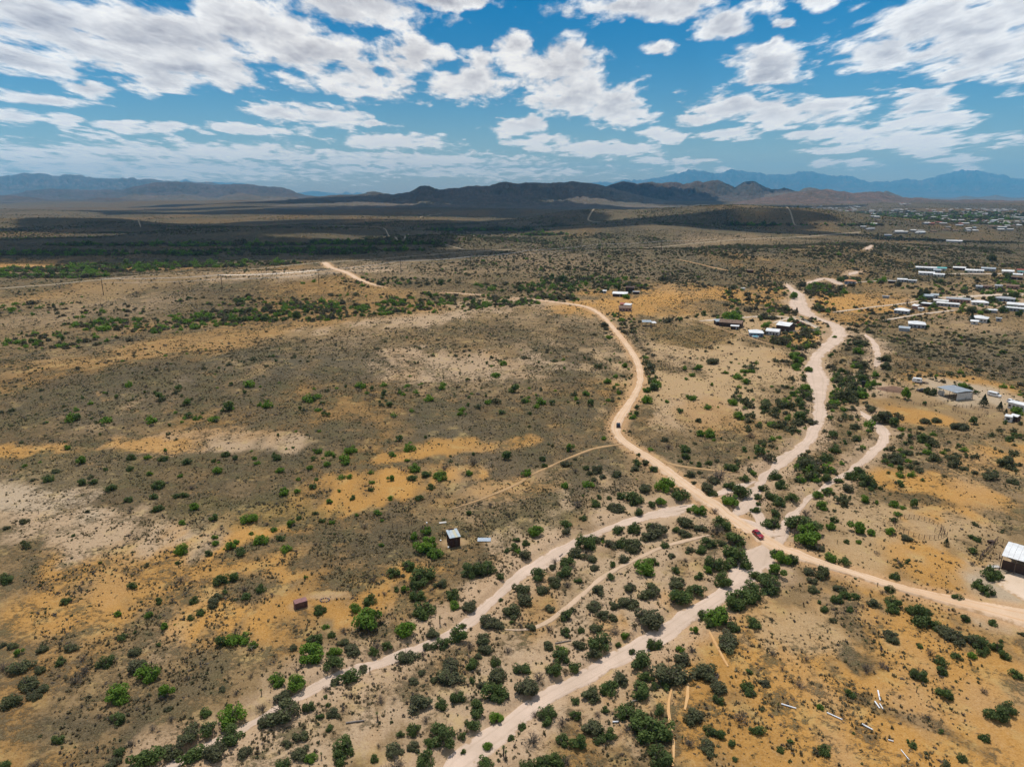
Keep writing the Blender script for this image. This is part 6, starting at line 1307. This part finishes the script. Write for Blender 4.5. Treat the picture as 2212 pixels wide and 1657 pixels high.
fence('A4', [(1915, 580), (1935, 612), (2010, 612), (2110, 605), (2212, 600)], 'white fence in front of the paddock', pm=postw, rm=WHITE, rr=.05)
fence('A6', [(1800, 1074), (1840, 1030), (1880, 988), (1925, 940), (1965, 900), (2015, 925), (2065, 950)], 'tall dark corral fence left of the white-roofed barn', 2.2, rails=(.4, .8, 1.2, 1.55), rr=.05)
fence('A6', [(1868, 1000), (1920, 1020), (1985, 1045)], 'inner corral rail left of the white-roofed barn', 2.2)
fence('A6', [(1805, 1074), (1900, 1080), (1980, 1085)], 'lower corral rail left of the white-roofed barn', 2.2)
fence('A6', [(1385, 820), (1430, 840), (1450, 800)], 'gate panels at the right side of the lower pen', 1.5)
x, y, _ = ground('A6', 1905, 918); tag(MB().box((0, 0, .4), (1.6, 1.0, .8)).obj('water_trough', DARKW), 'small dark trough above the corral', 'trough').location = (x, y, float(mz(x, y)))
x, y, _ = ground('A6', 1935, 1142); tag(MB().box((0, 0, .1), (3.0, 1.2, .2)).obj('concrete_slab', CONC), 'pale slab in front of the corral', 'slab').location = (x, y, float(mz(x, y)) + .05)

# --- white pipes, logs
for (crop, a, b, rad, mt, lab, nm) in (('B7', (245, 876), (365, 912), .20, PIPEW, 'white pipe on the orange slope, farthest left', 'white_pipe'), ('B7', (615, 946), (740, 1003), .18, PIPEW, 'white pipe on the orange slope, second from left', 'white_pipe'),
        ('B7', (900, 1040), (985, 1086), .22, PIPEW, 'thick white pipe on the orange slope, third from left', 'white_pipe'), ('B7', (1110, 1165), (1155, 1178), .16, PIPEW, 'short grey-white pipe on the orange slope', 'white_pipe'),
        ('B7', (1215, 1245), (1282, 1328), .11, PIPEW, 'thin white pipe nearest the bottom edge', 'white_pipe'), ('B7', (1028, 768), (1046, 848), .20, PIPEW, 'upright-lying white pipe above the crossed pair', 'white_pipe'),
        ('B7', (1003, 855), (1043, 912), .19, PIPEW, 'left one of the two parallel white pipes', 'white_pipe'), ('B7', (1042, 872), (1076, 925), .14, PIPEW, 'right one of the two parallel white pipes', 'white_pipe'),
        ('B6', (815, 1022), (868, 1020), .16, PIPEW, 'pale log beside a yucca below the wash', 'fallen_log'), ('B6', (965, 860), (1022, 842), .18, DEADW, 'grey log on bare orange soil', 'fallen_log'),
        ('B4', (590, 1030), (740, 1010), .16, DEADW, 'dead fallen trunk among dry shrubs', 'fallen_log'), ('B6', (350, 385), (480, 360), .14, DEADW, 'long dead branch left of the lower wash', 'fallen_log'), ('B5', (385, 900), (410, 878), .2, DEADW, 'dark stump lying on the narrow wash', 'fallen_log'),
        ('B5', (1360, 500), (1420, 490), .15, DEADW, 'driftwood on the wash near the road', 'fallen_log')):
    p, q = ground(crop, *a), ground(crop, *b); z0 = float(mz(p[0], p[1])); 
    rad *= .75 if 'pipe' in nm else 1
    o = MB().tube((0, 0, rad * .9), (float(q[0] - p[0]), float(q[1] - p[1]), float(mz(q[0], q[1])) - z0 + rad * .9), rad, rad * .85, 10).obj(nm, mt)
    o.location = (float(p[0]), float(p[1]), z0 + .08); tag(o, lab, 'pipe' if 'pipe' in nm else 'log')

# --- power poles and wires
PP = [('A1', 672, 852, 110), ('A1', 1441, 812, 92), ('A1', 2067, 777, 88), ('A2', 387, 706, 78), ('A2', 838, 684, 82), ('A2', 1210, 646, 84), ('A2', 1690, 590, 72), ('A2', 2073, 571, 68), ('A3', 247, 530, 46), ('A3', 398, 524, 46), ('A3', 572, 514, 52), ('A3', 797, 524, 44), ('A3', 1032, 542, 58), ('A3', 1825, 570, 62), ('A3', 2172, 552, 56)]
pos = []; pole_me = None
MB_ = MB().tube((0, 0, -1), (0, 0, 1), 1, 1, 8)
for i, (crop, bx, by, hp_) in enumerate(PP):
    x, y, _ = ground(crop, bx, by); d = math.hypot(x, y); hh = min(17.5, max(11.5, float(px_m(crop, hp_, bx, by)) * 1.0)); pos.append((float(x), float(y), hh))
    where = ['leftmost of the power poles on the pale ridge', 'second power pole from left', 'third power pole, left of the curved road', 'fourth power pole, right of the curved road', 'fifth power pole from left', 'sixth power pole from left', 'seventh power pole from left', 'eighth power pole, before the olive hill', 'ninth power pole by the highway', 'tenth power pole by the highway', 'eleventh power pole on a pale pad', 'twelfth power pole on the dark slope', 'thirteenth power pole on the dark slope', 'power pole on the pale rise below town', 'rightmost of the power poles'][i]
    r = empty('power_pole', x, y, view_yaw(x, y) + .1, 0, where, 'power pole', 'wooden power poles')
    MB().tube((0, 0, -1), (0, 0, hh), .32, .22, 8).obj('pole', DARKW, r)
    MB().box((0, 0, hh - .9), (4.2, .22, .26)).obj('crossarm', DARKW, r)
    for sx in (-1.9, 0, 1.9): MB().tube((sx, 0, hh - .75), (sx, 0, hh - .2), .10, n=6).obj('insulator', GREYW, r)
for k, (off, dz) in enumerate(((-1.9, -.2), (1.9, -.2), (0, -4.2))):
    b = MB(); x0, y0, h0 = pos[0]; z0 = float(mz(x0, y0)); pts = []
    for (xa, ya, ha), (xb, yb, hb) in zip(pos[:8], pos[1:9]):
        for j in range(10):
            t_ = j / 10; sag = 4 * 1.6 * t_ * (1 - t_)
            pts.append((xa + (xb - xa) * t_ - x0, ya + (yb - ya) * t_ - y0 + off, (float(mz(xa, ya)) + ha) * (1 - t_) + (float(mz(xb, yb)) + hb) * t_ - z0 + dz - sag))
    for p, q in zip(pts[:-1], pts[1:]): b.tube(p, q, .055, n=3, cap=False)
    o = b.obj('overhead_wire', flat('aluminium_wire', (.62, .62, .62), .4, .3)); o.location = (x0, y0, z0); tag(o, ['overhead wire on the near crossarm ends', 'overhead wire on the far crossarm ends', 'lowest overhead wire between the power poles'][k], 'wire', 'power line wires')

# --- pines and tall trees
def pine_mesh(seed, tall=1.0):
    R = np.random.RandomState(seed); V = []; F = []
    for i in range(1500):
        z = R.uniform(.12, 1.0) ** .9; q = (1.02 - z) * .42 * (R.uniform(.3, 1.0) ** .5) * (1 + .2 * math.sin(z * 40)); a = R.uniform(0, 2 * PI)
        p = np.array([q * math.cos(a), q * math.sin(a), z]); n = np.array([math.cos(a), math.sin(a), .4]) + R.normal(size=3) * .6; n /= np.linalg.norm(n)
        u = np.cross(n, R.normal(size=3)); u /= np.linalg.norm(u) + 1e-9; w = np.cross(n, u); s = .032 * R.uniform(.6, 1.4); k = len(V)
        V += [p - u * s, p - w * s * .6, p + u * s, p + w * s * .7]; F.append((k, k + 1, k + 2, k + 3))
    return raw_mesh('crown', V, F, LEAF['p'])
pn = [pine_mesh(1), pine_mesh(2)]; tkm = MB().tube((0, 0, -.02), (0, 0, .8), .03, .01, 7).obj('trunk', BARK); tkd = tkm.data; bpy.data.objects.remove(tkm)
for i, (crop, bx, by, hp_, lab) in enumerate((('A5', 1833, 1303, 118, 'tall dark pine above the upper round pen'), ('A5', 1986, 1338, 86, 'second dark pine right of the upper round pen'), ('A5', 2042, 1366, 48, 'smallest dark pine beside the white sheds'), ('A6', 1490, 945, 80, 'small narrow conifer right of lower pen'), ('A4', 455, 268, 64, 'tall narrow tree right of the long ranch house'),
        ('A5', 1722, 520, 88, 'dark narrow tree at the big white house'), ('A5', 105, 440, 56, 'dark round-topped tree on the wash edge'))):
    x, y, _ = ground(crop, bx, by); h = float(px_m(crop, hp_, bx, by)) * 1.05; r = empty('pine_tree', x, y, i * 1.3, 0, lab, 'pine tree'); r.scale = (h, h, h)
    share(pn[i % 2], 'crown', r); share(tkd, 'trunk', r)
for i, (crop, bx, by, wp, hp_, kd, lab) in enumerate((('A5', 1110, 1232, 104, 108, 'g', 'round bright green tree inside the horse pens'), ('A5', 1308, 1178, 54, 58, 'm', 'left one of two small round trees by the grey barn'), ('A5', 1372, 1196, 54, 66, 'm', 'right one of two small round trees by the grey barn'),
        ('A5', 1250, 302, 66, 92, 'd', 'tall dark tree left of pale blue-roofed house'), ('A5', 1308, 270, 66, 70, 'd', 'dark tree behind the pale blue-roofed house'), ('A5', 1672, 338, 64, 44, 'm', 'green tree in front of the long pinkish building'), ('A5', 2118, 296, 90, 60, 'm', 'green tree right of the blue-grey house'), ('A5', 1730, 430, 110, 60, 'd', 'dark tree behind the big white house'),
        ('A5', 2015, 430, 90, 60, 'm', 'green tree between the low shed and white building'), ('A5', 1935, 108, 40, 60, 'd', 'lone dark tree on the pale field'), ('A5', 1130, 360, 50, 60, 'b', 'bare grey tree beside the lane'), ('A5', 520, 140, 90, 50, 'm', 'green tree left of the orange-roofed house'), ('A5', 1900, -50, 90, 60, 'd', 'big dark tree above the upper street'), ('A5', 2060, 120, 90, 50, 'm', 'green tree left of the dark brown house'), ('A4', 357, 232, 50, 70, 'm', 'tree behind the long ranch house'),
        ('A5', 2170, 470, 70, 60, 'm', 'green tree at right edge below white buildings'), ('A5', 1860, 520, 60, 40, 'm', 'bush at the right end of the big white house'), ('A5', 80, 300, 80, 70, 'g', 'dark green tree on the sandbar of the upper wash'))):
    x, y, _ = ground(crop, bx, by); w = float(px_m(crop, wp, bx, by)) / 2; h = float(px_m(crop, hp_, bx, by)) / 1.25
    r = empty('round_tree', x, y, i, 0, lab, 'tree'); r.scale = (w, w, h); cm, tm = VAR[kd][i % len(VAR[kd])]; share(cm, 'crown', r, (0, 0, .12)); share(tm, 'trunk', r); TAKEN.append((float(x), float(y), w))

# --- yuccas
def yucca_mesh(seed):
    R = np.random.RandomState(seed); V = []; F = []
    for i in range(60):
        a = R.uniform(0, 6.28); e = R.uniform(-.5, 1.3); d = np.array([math.cos(a) * math.cos(e), math.sin(a) * math.cos(e), math.sin(e)]); s = np.cross(d, (0, 0, 1)); s /= np.linalg.norm(s) + 1e-9
        b0 = np.array([0, 0, 1.9]); k = len(V); l = R.uniform(.5, .75); V += [b0 - s * .05, b0 + s * .05, b0 + d * l + s * .02, b0 + d * l - s * .02]; F.append((k, k + 1, k + 2, k + 3))
    return raw_mesh('leaf_head', V, F, LEAF['m'])
yh = yucca_mesh(4); ytm = MB().tube((0, 0, -.2), (0, 0, 2.0), .2, .16, 8).obj('stem', BARK); yt = ytm.data; bpy.data.objects.remove(ytm)
for i, (crop, bx, by, h, lab) in enumerate((('B4', 845, 995, 3.4, 'yucca with pale green head on open tan ground'), ('B4', 785, 620, 3.0, 'short dark yucca below the narrow wash'), ('B4', 1352, 225, 4.0, 'twin-looking tall yucca beside the narrow wash bend'), ('B4', 392, 1310, 2.4, 'short yucca near the bottom edge'), ('B4', 1868, 1295, 4.2, 'tall dark yucca right of the broad wash'), ('B4', 1885, 1320, 3.4, 'shorter dark yucca right of the broad wash'),
        ('B6', 866, 1025, 3.2, 'yucca beside the pale log'), ('B6', 566, 45, 2.8, 'small dark yucca by the sandy path'), ('B6', 1378, 1175, 2.4, 'stubby yucca beside the winding footpath'), ('B3', 1218, 25, 2.6, 'dark yucca at the top of orange clearing'), ('B3', 1366, 25, 2.4, 'dark yucca above the orange clearing, right one'), ('B3', 865, 318, 2.4, 'yucca in the middle of the orange clearing'), ('B2', 1885, 712, 2.6, 'small yucca left of the narrow wash'), ('B1', 279, 500, 2.6, 'lone yucca on the pale patch'), ('B1', 1510, 425, 2.2, 'yucca on orange ground above the mesquites'), ('B1', 1590, 30, 2.4, 'small yucca near the upper left shrubs'),
        ('A6', 1887, 1170, 3.4, 'tall stump-like yucca below the corral'), ('A5', 1672, 1240, 2.6, 'post-like yucca below the grey barn'), ('A6', 482, 925, 2.2, 'small yucca left of the dark shrubs by the road'), ('A6', 853, 1325, 2.2, 'small yucca beside the dirt road'), ('B7', 1341, 775, 2.6, 'lone yucca on the orange slope'), ('B7', 217, 915, 2.8, 'yucca at the left end of the white pipes'), ('B5', 1702, 48, 2.6, 'yucca on the flat above the road'), ('B5', 1626, 50, 2.4, 'left yucca on the flat above the road'))):
    x, y, _ = ground(crop, bx, by); r = empty('yucca', x, y, i * .8, 0, lab, 'yucca', 'yuccas'); s = h / 4.4; r.scale = (s * .8, s * .8, s); share(yh, 'leaf_head', r); share(yt, 'stem', r)

# --- the far town
def town_house(w, d, h, rm, wm):
    b = MB(); b.box((0, 0, h / 2), (w, d, h)); nf = len(b.F); hw, hd = w / 2 + .5, d / 2 + .5
    c = MB(); c.prism([(-hd, h), (0, h + 1.4), (hd, h), (hd, h + .2), (0, h + 1.6), (-hd, h + .2)], -hw, hw); c.V = [(q[1], q[0], q[2]) for q in c.V]; c.F = [f[::-1] for f in c.F]
    k = len(b.V); me = bpy.data.meshes.new('town_house'); me.from_pydata(b.V + c.V, [], b.F + [tuple(i + k for i in f) for f in c.F]); me.materials.append(wm); me.materials.append(rm)
    for i, p in enumerate(me.polygons): p.material_index = 0 if i < nf else 1
    return me
TROOF = flat('dusty_white_roof', (.52, .51, .49), .6, 0, .1, .1); TWALL = flat('dusty_wall', (.34, .30, .26), .9)
TV = [town_house(14, 8, 3.0, TROOF, TWALL), town_house(20, 8, 3.2, TROOF, GREYW), town_house(15, 10, 3.4, GREYR, STUCCO), town_house(17, 10, 3.2, BROWNR, STUCCO), town_house(14, 8, 3.0, TINR, TWALL), town_house(16, 9, 3.2, REDR, PINKW), town_house(30, 12, 4.5, TROOF, TWALL)]
TG = [('white-roofed house of the distant town', 0), ('long white-roofed building of the distant town', 1), ('grey-roofed house of the distant town', 2), ('brown-roofed house of the distant town', 3), ('tin-roofed house of the distant town', 4), ('red-roofed house of the distant town', 5), ('large white hall of the distant town', 6)]
Rt = np.random.RandomState(9)
spots = []
for (x0, x1, y0, y1, n) in ((640, 1150, 280, 300, 26), (1000, 1450, 300, 335, 34), (1350, 2212, 298, 345, 95), (1400, 1950, 340, 372, 26), (1950, 2212, 330, 420, 36), (1150, 1330, 380, 398, 7), (1380, 1650, 438, 455, 9), (1520, 1900, 370, 400, 14), (1700, 2200, 400, 440, 14), (1400, 1480, 255, 275, 7), (1850, 2150, 294, 308, 16)):
    for _ in range(n): spots.append((Rt.uniform(x0, x1), Rt.uniform(y0, y1)))
town = {}
for (tx, ty) in spots:
    X, Y = cF('A3', tx, ty); x, y, z = at(X, Y); v = int(Rt.choice(7, p=[.32, .14, .19, .16, .12, .05, .02]))
    o = bpy.data.objects.new('town_house', TV[v]); COL.objects.link(o); s = Rt.uniform(.8, 1.25) * (1.0 if y < 4500 else 1.15); o.scale = (s, s, s); o.location = (float(x), float(y), float(mz(x, y)) - .2); o.rotation_euler = (0, 0, Rt.uniform(-.5, .5))
    row = 'at the foot of the hills' if ty < 298 else ('in the back rows' if ty < 316 else ('in the middle rows' if ty < 338 else ('in the front rows' if ty < 372 else 'on the near outskirts')))
    tag(o, None, 'house', 'houses of the distant town'); town.setdefault((TG[v][0].replace(' of the distant town', ' of the far town'), row), []).append((float(X), o))
for (lb, row), L in town.items():
    L.sort(key=lambda q: q[0])
    for i, (X, o) in enumerate(L): o['label'] = f'{lb}, {row}' + ('' if len(L) == 1 else f', {ORD[i]} from left')
run_scatter()
